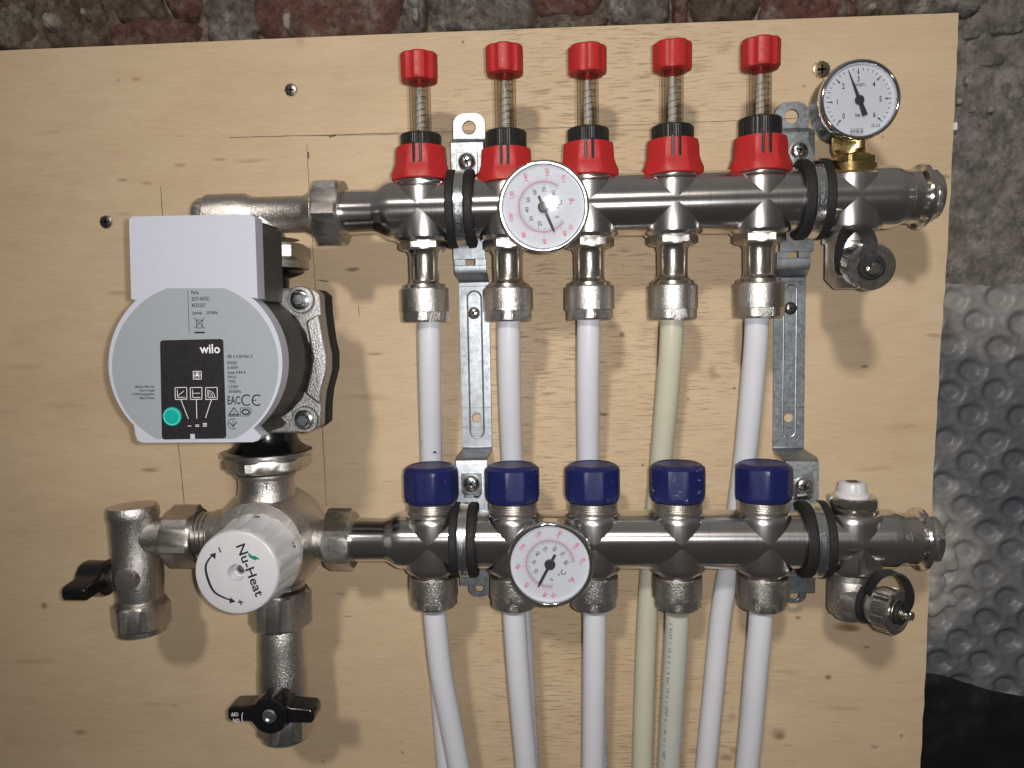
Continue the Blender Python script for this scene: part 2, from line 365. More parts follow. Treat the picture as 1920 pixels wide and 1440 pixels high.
class MB:
    def __init__(s): s.v = []; s.f = []

    def lathe(s, o, axis, prof, n=40, rf=None, ref=None, caps=True):
        """prof: (radius, height) pairs; rf(theta, r, k) -> radius"""
        x, y, z = frame(axis, ref); o = V(o); b = len(s.v)
        for k, (r, h) in enumerate(prof):
            for i in range(n):
                t = 2 * PI * i / n
                q = rf(t, r, k) if rf else r
                s.v.append(o + z * h + (x * math.cos(t) + y * math.sin(t)) * q)
        for k in range(len(prof) - 1):
            for i in range(n):
                j = (i + 1) % n
                s.f.append((b + k * n + i, b + k * n + j, b + (k + 1) * n + j, b + (k + 1) * n + i))
        if caps:
            s.f.append(tuple(b + i for i in reversed(range(n))))
            s.f.append(tuple(b + (len(prof) - 1) * n + i for i in range(n)))
        return s

    def nut(s, o, axis, flats, h, ref=None, sides=6, rot=0.0, bore=0, ch=None, n=None):
        """chamfered hexagon nut, h = (h0, h1), flats = half width across flats"""
        n = n or sides * 8
        g = hexr(sides, rot); mx = flats / math.cos(PI / sides)
        ch = ch if ch is not None else (mx - flats) * 0.9
        h0, h1 = h; e = ch * 0.6
        prof = [(flats * 0.985, h0), (mx, h0 + e), (mx, h1 - e), (flats * 0.985, h1)]
        if bore: prof = [(bore, h0)] + prof + [(bore, h1)]
        return s.lathe(o, axis, prof, n, lambda t, r, k: min(r, flats * g(t)), ref)

    def tube(s, pts, rad, n=16, caps=True):
        pts = [V(p) for p in pts]; b = len(s.v); up = None
        for k, p in enumerate(pts):
            d = (pts[min(k + 1, len(pts) - 1)] - pts[max(k - 1, 0)]).normalized()
            if up is None: up = frame(d)[0]
            up = (up - d * up.dot(d)).normalized(); w = d.cross(up)
            r = rad[k] if isinstance(rad, (list, tuple)) else rad
            for i in range(n):
                t = 2 * PI * i / n
                s.v.append(p + (up * math.cos(t) + w * math.sin(t)) * r)
        for k in range(len(pts) - 1):
            for i in range(n):
                j = (i + 1) % n
                s.f.append((b + k * n + i, b + k * n + j, b + (k + 1) * n + j, b + (k + 1) * n + i))
        if caps:
            s.f.append(tuple(b + i for i in reversed(range(n))))
            s.f.append(tuple(b + (len(pts) - 1) * n + i for i in range(n)))
        return s

    def box(s, c, h, bas=None):
        c = V(c); bx = bas or (V((1, 0, 0)), V((0, 1, 0)), V((0, 0, 1))); b = len(s.v)
        for k in range(8):
            s.v.append(c + bx[0] * h[0] * (1 if k & 1 else -1) + bx[1] * h[1] * (1 if k & 2 else -1) + bx[2] * h[2] * (1 if k & 4 else -1))
        for q in ((0, 2, 3, 1), (4, 5, 7, 6), (0, 1, 5, 4), (2, 6, 7, 3), (0, 4, 6, 2), (1, 3, 7, 5)):
            s.f.append(tuple(b + i for i in q))
        return s

    def prism(s, front, vec):
        """polygon 'front' (world points) extruded by vec"""
        b = len(s.v); n = len(front); vec = V(vec)
        s.v += [V(p) for p in front] + [V(p) + vec for p in front]
        s.f.append(tuple(b + i for i in range(n))); s.f.append(tuple(b + n + i for i in reversed(range(n))))
        for i in range(n):
            j = (i + 1) % n
            s.f.append((b + i, b + n + i, b + n + j, b + j))
        return s

    def poly(s, pts):
        b = len(s.v); s.v += [V(p) for p in pts]; s.f.append(tuple(range(b, b + len(pts)))); return s

    def ribbon(s, pts, wdirs, w, th):
        """band: pts centre line, wdirs width direction(s), half width w, half thickness th"""
        b = len(s.v); N = len(pts); pts = [V(p) for p in pts]
        for k, p in enumerate(pts):
            d = (pts[min(k + 1, N - 1)] - pts[max(k - 1, 0)]).normalized()
            wd = V(wdirs[k] if isinstance(wdirs, list) else wdirs); wd = (wd - d * wd.dot(d)).normalized(); nn = d.cross(wd)
            ww = w[k] if isinstance(w, (list, tuple)) else w
            for a, c in ((-1, -1), (1, -1), (1, 1), (-1, 1)): s.v.append(p + wd * ww * a + nn * th * c)
        for k in range(N - 1):
            for i in range(4):
                j = (i + 1) % 4
                s.f.append((b + 4 * k + i, b + 4 * k + j, b + 4 * k + 4 + j, b + 4 * k + 4 + i))
        s.f.append((b + 3, b + 2, b + 1, b)); e = b + 4 * (N - 1); s.f.append((e, e + 1, e + 2, e + 3))
        return s

    def text(s, string, o, xd, yd, cap, align='C', squeeze=1.0):
        """flat lettering: o = middle of the line, cap = capital height in mm"""
        vs, fs, (x0, x1) = glyphs(string)
        k = cap / 0.70; off = {'C': -(x0 + x1) / 2, 'L': -x0, 'R': -x1}[align]; b = len(s.v)
        o, xd, yd = V(o), V(xd).normalized(), V(yd).normalized()
        for v in vs: s.v.append(o + xd * (v[0] + off) * k * squeeze + yd * (v[1] * k - cap / 2))
        s.f += [tuple(b + i for i in f) for f in fs]
        return s


_gl = {}


def glyphs(string):
    if string not in _gl:
        cu_ = bpy.data.curves.new("t", 'FONT'); cu_.body = string; cu_.resolution_u = 2; cu_.offset = 0.018
        ob = bpy.data.objects.new("t", cu_)
        me = bpy.data.meshes.new_from_object(ob)
        vs = [tuple(v.co) for v in me.vertices]; fs = [tuple(p.vertices) for p in me.polygons]
        xs = [v[0] for v in vs] or [0]
        _gl[string] = (vs, fs, (min(xs), max(xs)))
        bpy.data.objects.remove(ob); bpy.data.curves.remove(cu_); bpy.data.meshes.remove(me)
    return _gl[string]


def obj(name, mb, mat, parent=None, bevel=0, ang=35, seg=2, smooth=True, label=None):
    me = bpy.data.meshes.new(name)
    root = parent
    while root is not None and root.parent is not None: root = root.parent
    off = V(root.location) if root is not None else V((0, 0, 0))
    me.from_pydata([v * S - off for v in mb.v], [], mb.f)
    bm = bmesh.new(); bm.from_mesh(me); bmesh.ops.recalc_face_normals(bm, faces=bm.faces); bm.to_mesh(me); bm.free()
    if smooth:
        me.shade_smooth(); me.set_sharp_from_angle(angle=R(ang))
    me.materials.append(MAT[mat])
    o = bpy.data.objects.new(name, me); scene.collection.objects.link(o)
    if parent is not None: o.parent = parent
    if bevel:
        b = o.modifiers.new("bevel", 'BEVEL'); b.width = bevel * S; b.segments = seg; b.limit_method = 'ANGLE'; b.angle_limit = R(40)
        b.harden_normals = False
    if label: o["label"] = label
    return o


def flat(name, mb, mat, parent):
    """print and ink: faces all turned to the viewer"""
    return obj(name, mb, mat, parent, smooth=False)


def thing(name, label, cat, loc, group=None):
    o = bpy.data.objects.new(name, None); scene.collection.objects.link(o)
    o.empty_display_size = 0.01; o.location = V(loc) * S
    o["label"] = label; o["category"] = cat
    if group: o["group"] = group
    return o


def tag(o, label, cat, group=None):
    o["label"] = label; o["category"] = cat
    if group: o["group"] = group
    return o


X, Y, Z = V((1, 0, 0)), V((0, 1, 0)), V((0, 0, 1))
NY = V((0, -1, 0))

# ================================================================== SETTING: the old wall
wallmb = MB()


def heightgrid(mb, x0, x1, z0, z1, nx, nz, fy, keep=None):
    b = len(mb.v)
    for j in range(nz + 1):
        for i in range(nx + 1):
            x = x0 + (x1 - x0) * i / nx; z = z0 + (z1 - z0) * j / nz
            mb.v.append(V((x, fy(x, z), z)))
    for j in range(nz):
        for i in range(nx):
            q = (b + j * (nx + 1) + i, b + j * (nx + 1) + i + 1, b + (j + 1) * (nx + 1) + i + 1, b + (j + 1) * (nx + 1) + i)
            if keep is None or keep(sum((mb.v[k] for k in q), V()) / 4): mb.f.append(q)


def nz(x, z, s, o=0.0, oct=4):
    return noise.fractal(V((x * s + o, z * s - o, o * 1.7)), 0.9, 2.1, oct)


wx0, wx1 = at(-120, 0, -30).x, at(2060, 0, -30).x
wz1 = at(960, -120, -30).z; wz0 = at(960, 1560, -30).z
zs = at(1800, 60, -25).z
heightgrid(wallmb, wx0, wx1, at(960, 160, -30).z, wz1, 190, 26, lambda x, z: 31 + 5 * nz(x, z, .03) + 2.2 * nz(x, z, .15, 3))
wall = obj("wall", wallmb, 'mortar', None, ang=180); wall["kind"] = "structure"


def rubble(name, mat, px0, py0, px1, py1, d, seed, bulge=2.6, rough=3.2):
    """one rough brick or stone bedded in the wall"""
    a = at(px0, py0, d); c = at(px1, py1, d)
    cx, cz, hx, hz = (a.x + c.x) / 2, (a.z + c.z) / 2, abs(c.x - a.x) / 2, abs(a.z - c.z) / 2
    mb = MB(); N, K = 44, 16; o = seed * 7.3
    for k in range(K + 1):
        q = k / K
        for i in range(N):
            t = 2 * PI * i / N; ct, st = math.cos(t), math.sin(t)
            e = 1 / (abs(ct) ** 3.4 + abs(st) ** 3.4) ** (1 / 3.4)
            e *= 1.04 + 0.2 * nz(ct * 10, st * 10, .16, o) + 0.06 * nz(ct * 10, st * 10, .7, o)
            x = cx + hx * e * ct * q; z = cz + hz * e * st * q
            y = -d - bulge * (1 - q ** 5) + rough * nz(x, z, .07, o) + rough * 0.55 * nz(x, z, .3, o + 5) + 5 * (q ** 14)
            mb.v.append(V((x, y, z)))
    for k in range(K):
        for i in range(N):
            j = (i + 1) % N
            mb.f.append((k * N + i, k * N + j, (k + 1) * N + j, (k + 1) * N + i))
    return obj(name, mb, mat, wall, ang=180)


for args in (("brick", 'brickdark', -90, -60, 64, 96, -26, 1), ("brick", 'brickdark', 74, -40, 196, 100, -26, 2),
             ("stone", 'brickdark', 206, -40, 300, 40, -24, 3), ("brick", 'brick', 205, 36, 372, 98, -25, 4), ("brick", 'brick', 306, -60, 378, 36, -26, 5),
             ("stone", 'stone', 384, -10, 480, 84, -23, 6), ("brick", 'brick', 486, -50, 745, 82, -26, 7),
             ("stone", 'stone', 752, -30, 800, 66, -24, 8), ("stone", 'stone', 806, -40, 994, 60, -22, 9), ("brick", 'brick', 1000, -50, 1130, 30, -26, 10),
             ("brick", 'brickdark', 1002, 30, 1136, 62, -25, 11), ("stone", 'stone', 1142, -40, 1256, 48, -23, 12), ("brick", 'brick', 1262, -40, 1290, 46, -26, 17), ("brick", 'brickdark', 1296, -40, 1420, 42, -25, 13),
             ("brick", 'brick', 1424, -50, 1600, 40, -27, 14), ("stone", 'brickdark', 1606, -40, 1690, 34, -26, 15), ("stone", 'stone', 1698, -46, 1850, 26, -24, 16)):
    rubble(*args)
for k, (px, py, w, h) in enumerate(((94, 40, 13, 15), (540, 42, 9, 18), (1633, 15, 8, 8), (160, 24, 6, 8), (780, 30, 7, 14))):
    rubble("stone", 'pebble', px - w, py - h, px + w, py + h, -19, 30 + k, 4.0, 1.0)

# grey cement patch beside the board
rmb = MB()
e0, e1 = at(1660, 0, -22).x, wx1
zb, zt = at(1850, 548, -22).z, at(1850, -60, -22).z


def fr(x, z):
    t = 21 + 3.0 * nz(x, z, .022, 9) + 1.4 * nz(x, z, .11, 2) + 0.7 * nz(x, z, .5, 4)
    return t


ztop = at(1800, 44, -22).z
heightgrid(rmb, e0, e1, zb, zt, 110, 200, fr, lambda p: p.z < ztop + 9 * nz(p.x, p.z, .05, 1) + (p.x - at(1800, 0, -22).x) * 0.55)
o = obj("cement_render", rmb, 'render', wall, ang=180)
for k, (px, py, w, h, d) in enumerate(((1822, 58, 17, 15, -17), (1885, 45, 34, 17, -16), (1800, 190, 7, 6, -17), (1823, 203, 7, 9, -17), (1860, 110, 26, 14, -19), (1812, 150, 3, 9, -17), (1857, 205, 6, 7, -17))):
    rubble("stone", 'render' if k in (0, 1, 4) else 'pebble', px - w, py - h, px + w, py + h, d - 1.0, 50 + k, 1.6, 1.2)
tag(obj("paper_scrap", MB().prism([at(1788, 230, -14), at(1795, 229, -14), at(1795, 243, -14), at(1788, 244, -14)], (0, 0.4, 0)), 'whiteink'), "tiny scrap of white paper at the right edge of the plywood board", "paper")

# dimpled damp proof membrane
mm = MB()
mx0, mx1 = at(1640, 0, -20).x, wx1
mzt, mzb = at(1850, 527, -20).z, at(1850, 1500, -20).z
P0 = at(1861, 735, -20); PA = at(1815, 778, -20) - P0; PB = at(1903, 778, -20) - P0
det = PA.x * PB.z - PA.z * PB.x


def fm(x, z):
    dx, dz = x - P0.x, z - P0.z
    a = (dx * PB.z - dz * PB.x) / det; b = (PA.x * dz - PA.z * dx) / det
    best = 99
    for ia in (math.floor(a), math.floor(a) + 1):
        for ib in (math.floor(b), math.floor(b) + 1):
            qx = P0.x + PA.x * ia + PB.x * ib + 1.2 * math.sin(ia * 3.1 + ib); qz = P0.z + PA.z * ia + PB.z * ib + 1.2 * math.cos(ib * 2.3 + ia)
            best = min(best, math.hypot((x - qx) / 1.12, z - qz))
    # recessed stud: flat floor, sloping side, raised soft lip
    if best < 4.4: h = 3.4
    elif best < 9.0: q_ = (best - 4.4) / 4.6; h = 3.4 * (1 - q_ * q_ * (3 - 2 * q_))
    else: h = 0
    lip = -0.35 * math.exp(-((best - 10.2) / 1.6) ** 2)
    return 15.5 + h + lip + 2.0 * nz(x, z, .02, 5) + 0.35 * nz(x, z, .3, 8)


heightgrid(mm, mx0, mx1, mzb, mzt, 130, 420, fm, lambda p: p.z < mzt - 2.0 + 2.0 * nz(p.x, p.z, .08, 6))
tag(obj("dimple_membrane", mm, 'membrane', None, ang=180), "clouded clear plastic dimple sheet hanging on the wall to the right of the board", "membrane")

# foam blobs showing behind / beside the board edge
fb = bmesh.new()
for k, (px, py, r) in enumerate(((1756, 975, 8), (1748, 1000, 8), (1772, 1042, 7.5), (1780, 1056, 6), (1750, 1060, 8), (1744, 1105, 8), (1760, 1122, 7), (1780, 1124, 5.5), (1748, 1138, 6), (1758, 1090, 6), (1740, 1035, 8), (1745, 1085, 7))):
    p = at(px, py, -17)
    bmesh.ops.create_icosphere(fb, subdivisions=3, radius=r, matrix=Matrix.Translation(p) @ Matrix.Diagonal((1.0, 0.85, 1.0, 1)))
for v in fb.verts:
    q = v.co; v.co = q + V((nz(q.x, q.z, .12, 3), 0.8 * nz(q.z, q.x, .1, 8), nz(q.x, q.z, .12, 11))) * 1.6
fm_ = MB(); fb.verts.ensure_lookup_table(); fm_.v = [v.co.copy() for v in fb.verts]; fm_.f = [tuple(v.index for v in f.verts) for f in fb.faces]; fb.free()
fo = obj("foam_sealant", fm_, 'foam', None, ang=180)
rm = fo.modifiers.new("remesh", 'REMESH'); rm.mode = 'VOXEL'; rm.voxel_size = 0.0012; rm.use_smooth_shade = True
sm = fo.modifiers.new("smooth", 'SMOOTH'); sm.iterations = 8
tag(fo, "lumpy off-white expanding foam squeezed out beside the right edge of the board", "foam")

# black polythene at the bottom right
bmb = MB()
ptop = [(1690, 1262), (1730, 1267), (1765, 1270), (1785, 1275), (1810, 1284), (1845, 1295), (1880, 1303), (1925, 1312), (2060, 1335)]


def ptopz(x):
    P = [at(a, b, -8) for a, b in ptop]
    for k in range(len(P) - 1):
        if x <= P[k + 1].x or k == len(P) - 2:
            t = (x - P[k].x) / (P[k + 1].x - P[k].x); return P[k].z + (P[k + 1].z - P[k].z) * t


for j in range(41):
    for i in range(41):
        x = at(1690, 0, -8).x + (wx1 - at(1690, 0, -8).x) * i / 40
        zt_ = ptopz(x); zb_ = at(1800, 1560, -8).z
        z = zt_ + (zb_ - zt_) * j / 40
        bmb.v.append(V((x, 8 + 4 * math.exp(-j / 2.0) + 2.4 * nz(x, z, .03, 2) + 0.6 * nz(x * 3, z, .09, 4), z)))
for j in range(40):
    for i in range(40):
        bmb.f.append((j * 41 + i, j * 41 + i + 1, (j + 1) * 41 + i + 1, (j + 1) * 41 + i))
tag(obj("black_polythene_sheet", bmb, 'sheet', None, ang=180), "black polythene sheet lapped over the bottom of the dimple membrane", "plastic sheet")

# ================================================================== THE BOARD
board = thing("plywood_board", "pale plywood board fixed to the rough wall, carrying all the heating pipework", "board", (0, 0, 0))
edge = [(-140, 101), (1798, 24)]
rp_ = []
for k in range(60):
    t = k / 59
    rp_.append((1798 - 80 * t + random.uniform(-1.2, 1.2) + (2.0 * math.sin(t * 9)), 24 + 1530 * t))
pts = [at(-140, 101, 0)] + [at(600, 69, 0), at(1200, 46, 0)] + [at(*q, 0) for q in rp_] + [at(-140, 1560, 0)]
obj("plywood_sheet", MB().prism(pts, (0, 15, 0)), 'wood', board, smooth=False)
pl = MB()


def pencil(x0, y0, x1, y1, w=1.1):
    a, c = at(x0, y0, 0.12), at(x1, y1, 0.12); d = (c - a).normalized(); s_ = V((-d.z, 0, d.x)) * w * 0.5 * sc(0)
    N = max(2, int((c - a).length / 6)); up, dn = [], []
    for k in range(N + 1):
        p = a + (c - a) * k / N + V((-d.z, 0, d.x)) * random.uniform(-.12, .12); ww = random.uniform(0.6, 1.25)
        up.append(p + s_ * ww); dn.append(p - s_ * ww)
    mb = MB(); mb.v = up + dn; mb.f = [(i, i + 1, N + 2 + i, N + 1 + i) for i in range(N)]
    flat("pencil_line", mb, 'pencil', board)


pencil(430, 258, 900, 245, 1.3); pencil(560, 255, 900, 249); pencil(900, 246, 1530, 220, 1.0)
pencil(617, 257, 630, 253, 3.0)
pencil(575, 270, 590, 520, 1.2); pencil(578, 285, 579, 298, 3.2); pencil(590, 520, 612, 950, 1.3)
pencil(301, 350, 305, 406, 1.2); pencil(334, 828, 346, 950, 1.5)
pencil(596, 525, 616, 528, 2.0); pencil(672, 572, 674, 592, 1.2)


def board_screw(px, py, r, mat, label, yoff=-0.3):
    t = thing("countersunk_screw", label, "screw", at(px, py, 0), "screws fixing the plywood board")
    p = at(px, py, 0.3 - yoff) if yoff < 0 else at(px, py, 0)
    mb = MB().lathe(p + Y * 0.2, NY, [(r * .8, -1.5), (r, -0.2), (r * .96, 0.25), (r * .8, 0.5)], 28)
    obj("screw_head", mb, mat, t)
    x, y, z = frame(NY, V((math.cos(px), 0, math.sin(px))))
    mc = MB()
    for d in (x, y): mc.box(p - Y * 0.36, (r * .55, r * .13, 0.12), (d, d.cross(z), z))
    obj("cross_recess", mc, 'gloss', t, smooth=False)
    # torn fibres round the head
    f = MB()
    for k in range(14):
        a = 2 * PI * k / 14 + random.uniform(-.1, .1); q = p + V((math.cos(a), 0, math.sin(a))) * r * 1.08
        f.box(V((q.x, -0.1, q.z)), (random.uniform(.2, .5), .25, random.uniform(.15, .4)))
    s_ = obj("torn_fibres", f, 'ply_edge', t, smooth=False); s_["kind"] = "stuff"


board_screw(545, 168, 4.0, 'darkscrew', "dull countersunk screw high on the board left of the red caps")
board_screw(198, 416, 4.2, 'darkscrew', "dark cross-head screw in the board left of the pump")
board_screw(1541, 130, 5.2, 'yellowscrew', "brass-coloured cross-head screw just left of the pressure gauge")

# ================================================================== MANIFOLD BARS
HB = 55.0                                    # axis distance from the board
UA, UB = at(768, 395, HB), at(1640, 371, HB)
LA, LB = at(725, 1009.5, HB), at(1650, 1012, HB)
UZ = (UA.z + UB.z) / 2; LZ = (LA.z + LB.z) / 2


def ux(px, py=380): return at(px, py, HB).x


UP = [ux(793, 394), ux(951, 390), ux(1104, 386), ux(1261, 381), ux(1424, 377), ux(1592, 371)]
LP = [at(px, 1010, HB).x for px in (811, 963, 1112, 1270, 1430, 1597)]
SUP = thing("supply_manifold", "upper stainless steel manifold bar under the red flow meters", "manifold", (UP[0], -HB, UZ), "manifold bars")
RET = thing("return_manifold", "lower stainless steel manifold bar under the blue caps", "manifold", (LP[0], -HB, LZ), "manifold bars")


def bar(root, z, ports, xl, xs, xr, xn, Rb, lpx):
    """xl pipe stub start, xs shoulder, xr right shoulder, xn end of neck"""
    c = V((0, -HB, z))
    pr = [(13.0, xl), (13.0, xs - 3.5), (13.6, xs - 1.5), (15.4, xs + 1.5), (17.0, xs + 4.5), (Rb, xs + 8.5), (Rb, xr - 8), (17.1, xr - 4), (15.8, xr - 1), (14.8, xr + 1.2),
          (14.6, xr + 3), (14.6, xn - 5.2), (15.4, xn - 4.4), (17.4, xn - 3.4), (18.0, xn - 2.2), (17.9, xn - 0.6), (17.0, xn)]
    obj("bar", MB().lathe(c, X, pr, 64, ref=Z), 'steel', root, ang=28)
    for k, px in enumerate(ports):
        rp2 = Rb - 0.05
        top = 13.4 if root is SUP else 16.2
        prof = [(13.5, -19.0), (15.6, -18.4), (rp2 - .4, -16.6), (rp2, -14.5), (rp2, top - 4.0), (rp2 - .5, top - 1.8), (15.6, top - .4), (13.8, top + .4)]
        obj("port", MB().lathe((px, -HB, z), Z, prof, 64, ref=X), 'steel_port', root, ang=28)
    # hexagon end plug
    e = V((xn, -HB, z))
    pl_ = obj("end_plug", MB().lathe(e, X, [(14.2, -0.5), (14.2, 2.2), (13, 2.4)], 40).nut(e, X, 12.6, (2.2, 7.2), ref=Z, rot=0.25), 'castsmooth', root, ang=25)
    g = MB().lathe(V((xr + 5.5, -HB, z)), X, [(14.2, -3.6), (14.95, -3.2), (14.95, 3.2), (14.2, 3.6)], 48, lambda t, r, k: r)
    obj("neck_sleeve", g, 'nickel', root)


bar(SUP, UZ, UP, ux(646, 397), ux(714, 396), ux(1688, 370), ux(1730, 369), 17.75, None)
bar(RET, LZ, LP, at(664, 1010, HB).x, at(735, 1010, HB).x, at(1682, 1010, HB).x, at(1729, 1010, HB).x, 17.2, None)

# ================================================================== FLOW METERS
FM = [  # cap x,y0,y1 ; tube width; collar y0,y1 ; base top, bottom y
    (785.5, 94, 147, 794, 248, 272, 330), (941.6, 80, 134, 945, 242, 276, 335), (1102, 80, 133, 1103, 237, 265, 323),
    (1265, 73, 126, 1265, 232, 259, 320), (1434.5, 67, 122, 1429, 217, 253, 315)]
ORD = ["left of the left bracket", "just right of the left bracket", "above the right edge of the upper thermometer", "second from the pressure gauge", "beside the right bracket, nearest the pressure gauge"]
for k, (cx, c0, c1, bx, k0, b0, b1) in enumerate(FM):
    x = UP[k]
    zz = lambda py, r=12: at(cx, py, HB + r * .6).z
    ct, cb, kt, kb, bt, bb = zz(c0), zz(c1), zz(k0), zz(b0), zz(b0, 15), at(bx, b1, HB + 18).z
    o = V((x, -HB, 0))
    t = thing("flow_meter", "flow meter with a red knurled cap, " + ORD[k], "flow meter", (x, -HB, bb), "red flow meters on the upper manifold")
    ph = (0.35, 0.5, 0.2, 0.15, 0.6)[k]

    def lob(th, r, kk, ph=ph):
        return r * (1.01 - 0.115 * max(0, -math.cos(6 * (th + ph)) - .25) ** .8 if math.cos(6 * (th + ph)) < -.25 else 1.01)
    obj("cap", MB().lathe(o, Z, [(8.6, cb - .1), (10.2, cb + .2), (10.75, cb + 1.3), (10.85, ct - 1.2), (10.3, ct - .3), (9.4, ct), (4, ct)], 72, lob), 'red', t, ang=24)
    # sight glass, scale, spindle, spring
    tb = MB().lathe(o, Z, [(6.25, kt - 1), (6.25, cb + .5)], 32, caps=False)
    tb.lathe(o, Z, [(4.7, kt - 1), (4.7, cb + .5)], 32, caps=False)
    tube = obj("sight_tube", tb, 'tube', t)
    mk = MB()
    L = cb - kt
    for q in range(7):
        z = kt + L * (0.10 + 0.115 * q)
        a0 = -PI / 2 + (0.25 if q % 2 else 0.05); n_ = 7
        b_ = len(mk.v)
        for i in range(n_ + 1):
            a = a0 + (0.75 if q % 2 == 0 else 0.5) * i / n_
            for dz in (-.2, .2): mk.v.append(o + V((math.cos(a) * 6.32, math.sin(a) * 6.32, z + dz)))
        for i in range(n_): mk.f.append((b_ + 2 * i, b_ + 2 * i + 2, b_ + 2 * i + 3, b_ + 2 * i + 1))
    for q, s_ in enumerate(("l/min", "0.5", "1", "1.5", "2")):
        a = -PI / 2 + .62 if q else -PI / 2 + .15
        nrm = V((math.cos(a), math.sin(a), 0)); tx = V((-math.sin(a), math.cos(a), 0))
        if q: mk.text(s_, o + nrm * 6.4 + Z * (kt + L * (0.80 - .15 * q)), tx, Z, 1.25)
        else: mk.text(s_, o + nrm * 6.4 + Z * (kt + L * .78), -Z, tx, 1.5)
    flat("scale", mk, 'ink', tube)
    obj("spindle", MB().lathe(o, Z, [(2.5, kt - 1), (2.4, kt + L * .45), (1.8, kt + L * .8), (1.8, cb - L * .06)], 20), 'knobwhite', tube)
    obj("float", MB().lathe(o, Z, [(2.1, cb - L * .10), (2.7, cb - L * .085), (2.7, cb)], 20), 'red', tube)
    sp_ = [o + V((2.7 * math.cos(a * .5), 2.7 * math.sin(a * .5), kt + L * .74 * a / 76)) for a in range(77)]
    obj("spring", MB().tube(sp_, 0.13, 5), 'spring', tube)

    def knurl(th, r, kk): return r * (1 + (0.012 if int(th / (2 * PI) * 120) % 2 else 0))
    obj("collar", MB().lathe(o, Z, [(11.2, kb - 3), (11.75, kb - 2), (11.75, kt - .8), (11.2, kt), (6.3, kt), (6.3, kt - 1)], 120, knurl), 'black', t, ang=20)
    h = bb - bt
    lw = MB()
    N = 64

    def skirt(th, r, kk):
        g = math.cos(8 * (th + .39)); return r * (1 + (0.030 * (1 - 2 * abs(math.sin(4 * (th + .39)))) if 1 < kk < 6 else 0.008 * g))
    lw.lathe(o, Z, [(12.2, bt - .4), (14.2, bt), (14.7, bt + .16 * h), (15.0, bt + .48 * h), (16.0, bt + .64 * h), (17.3, bt + .80 * h), (17.5, bt + .97 * h), (16.8, bb)], N, skirt)
    base = obj("lock_ring", lw, 'red', t, ang=22)
    for sx in (-1, 1):
        a = -PI / 2 + sx * .13; nrm = V((math.cos(a), math.sin(a), 0)); tx = V((-math.sin(a), math.cos(a), 0))
        obj("slot", MB().box(o + nrm * 14.55 + Z * (bt + .30 * h), (0.8, .6, abs(h) * .34), (tx, nrm, Z)), 'black', base, bevel=.3)
    # wire clip
    zc = bb - 1.3
    wp = [o + V((16.6 * math.cos(a), 16.6 * math.sin(a), zc)) for a in [-PI / 2 + R(d) for d in range(-62, 63, 4)]]
    wp = [wp[0] + V((0, 0.4, 1.2))] + wp + [wp[-1] + V((0, .4, 1.2))]
    obj("wire_clip", MB().tube(wp, 0.5, 8), 'zincscrew', t)
    obj("socket", MB().lathe(o, Z, [(15.0, UZ + 12), (15.4, UZ + 12.8), (15.6, bb - .2), (14, bb)], 40), 'steel', t)

# ================================================================== BLUE CAPS
BL = [(806, 855, 947), (959.5, 852, 950), (1111, 855, 950), (1270, 855, 952), (1435, 853, 951)]
BORD = ["clean dark blue valve cap farthest left, by the left bracket foot", "dark blue valve cap just right of the left bracket, upper left of the lower thermometer",
        "dark blue valve cap above the right side of the lower thermometer", "most scuffed and scratched dark blue valve cap, in front of the yellowed pipe", "dark blue valve cap in front of the right bracket"]
for k, (cx, y0, y1) in enumerate(BL):
    x = LP[k]; o = V((x, -HB, LZ)); zt_, zb_ = 45.4, 24.0
    t = thing("valve_cap", BORD[k], "valve cap", o + Z * 17, "blue caps on the lower manifold")
    g = hexr(9, (0.1, .32, .18, .05, .5)[k]); rr = 15.7

    def oc(th, r, kk, g=g, rr=rr): return min(r, (rr - (0.5 if kk < 2 else 0)) * g(th)) if kk < 6 else r
    prof = [(14.6, zb_), (15.9, zb_ + .2), (16.3, zb_ + 2.4), (16.55, zb_ + 3.2), (16.7, zt_ - 4.5), (15.9, zt_ - 2.4), (13.6, zt_ - .5), (12.4, zt_), (11.6, zt_), (11.4, zt_ - .35), (3, zt_ - .5)]
    obj("cap", MB().lathe(o, Z, prof, 90, oc), 'bluescuff' if k == 3 else 'blue', t, ang=16)
    th_ = [(13.9, 15.8), (14.3, 16.4), (14.6, 17.6)]
    for q in range(5): th_ += [(14.6, 18 + q * 1.3), (13.9, 18.6 + q * 1.3)]
    obj("threaded_neck", MB().lathe(o, Z, th_ + [(13.9, zb_ + .5)], 48), 'castsmooth', t, ang=20)

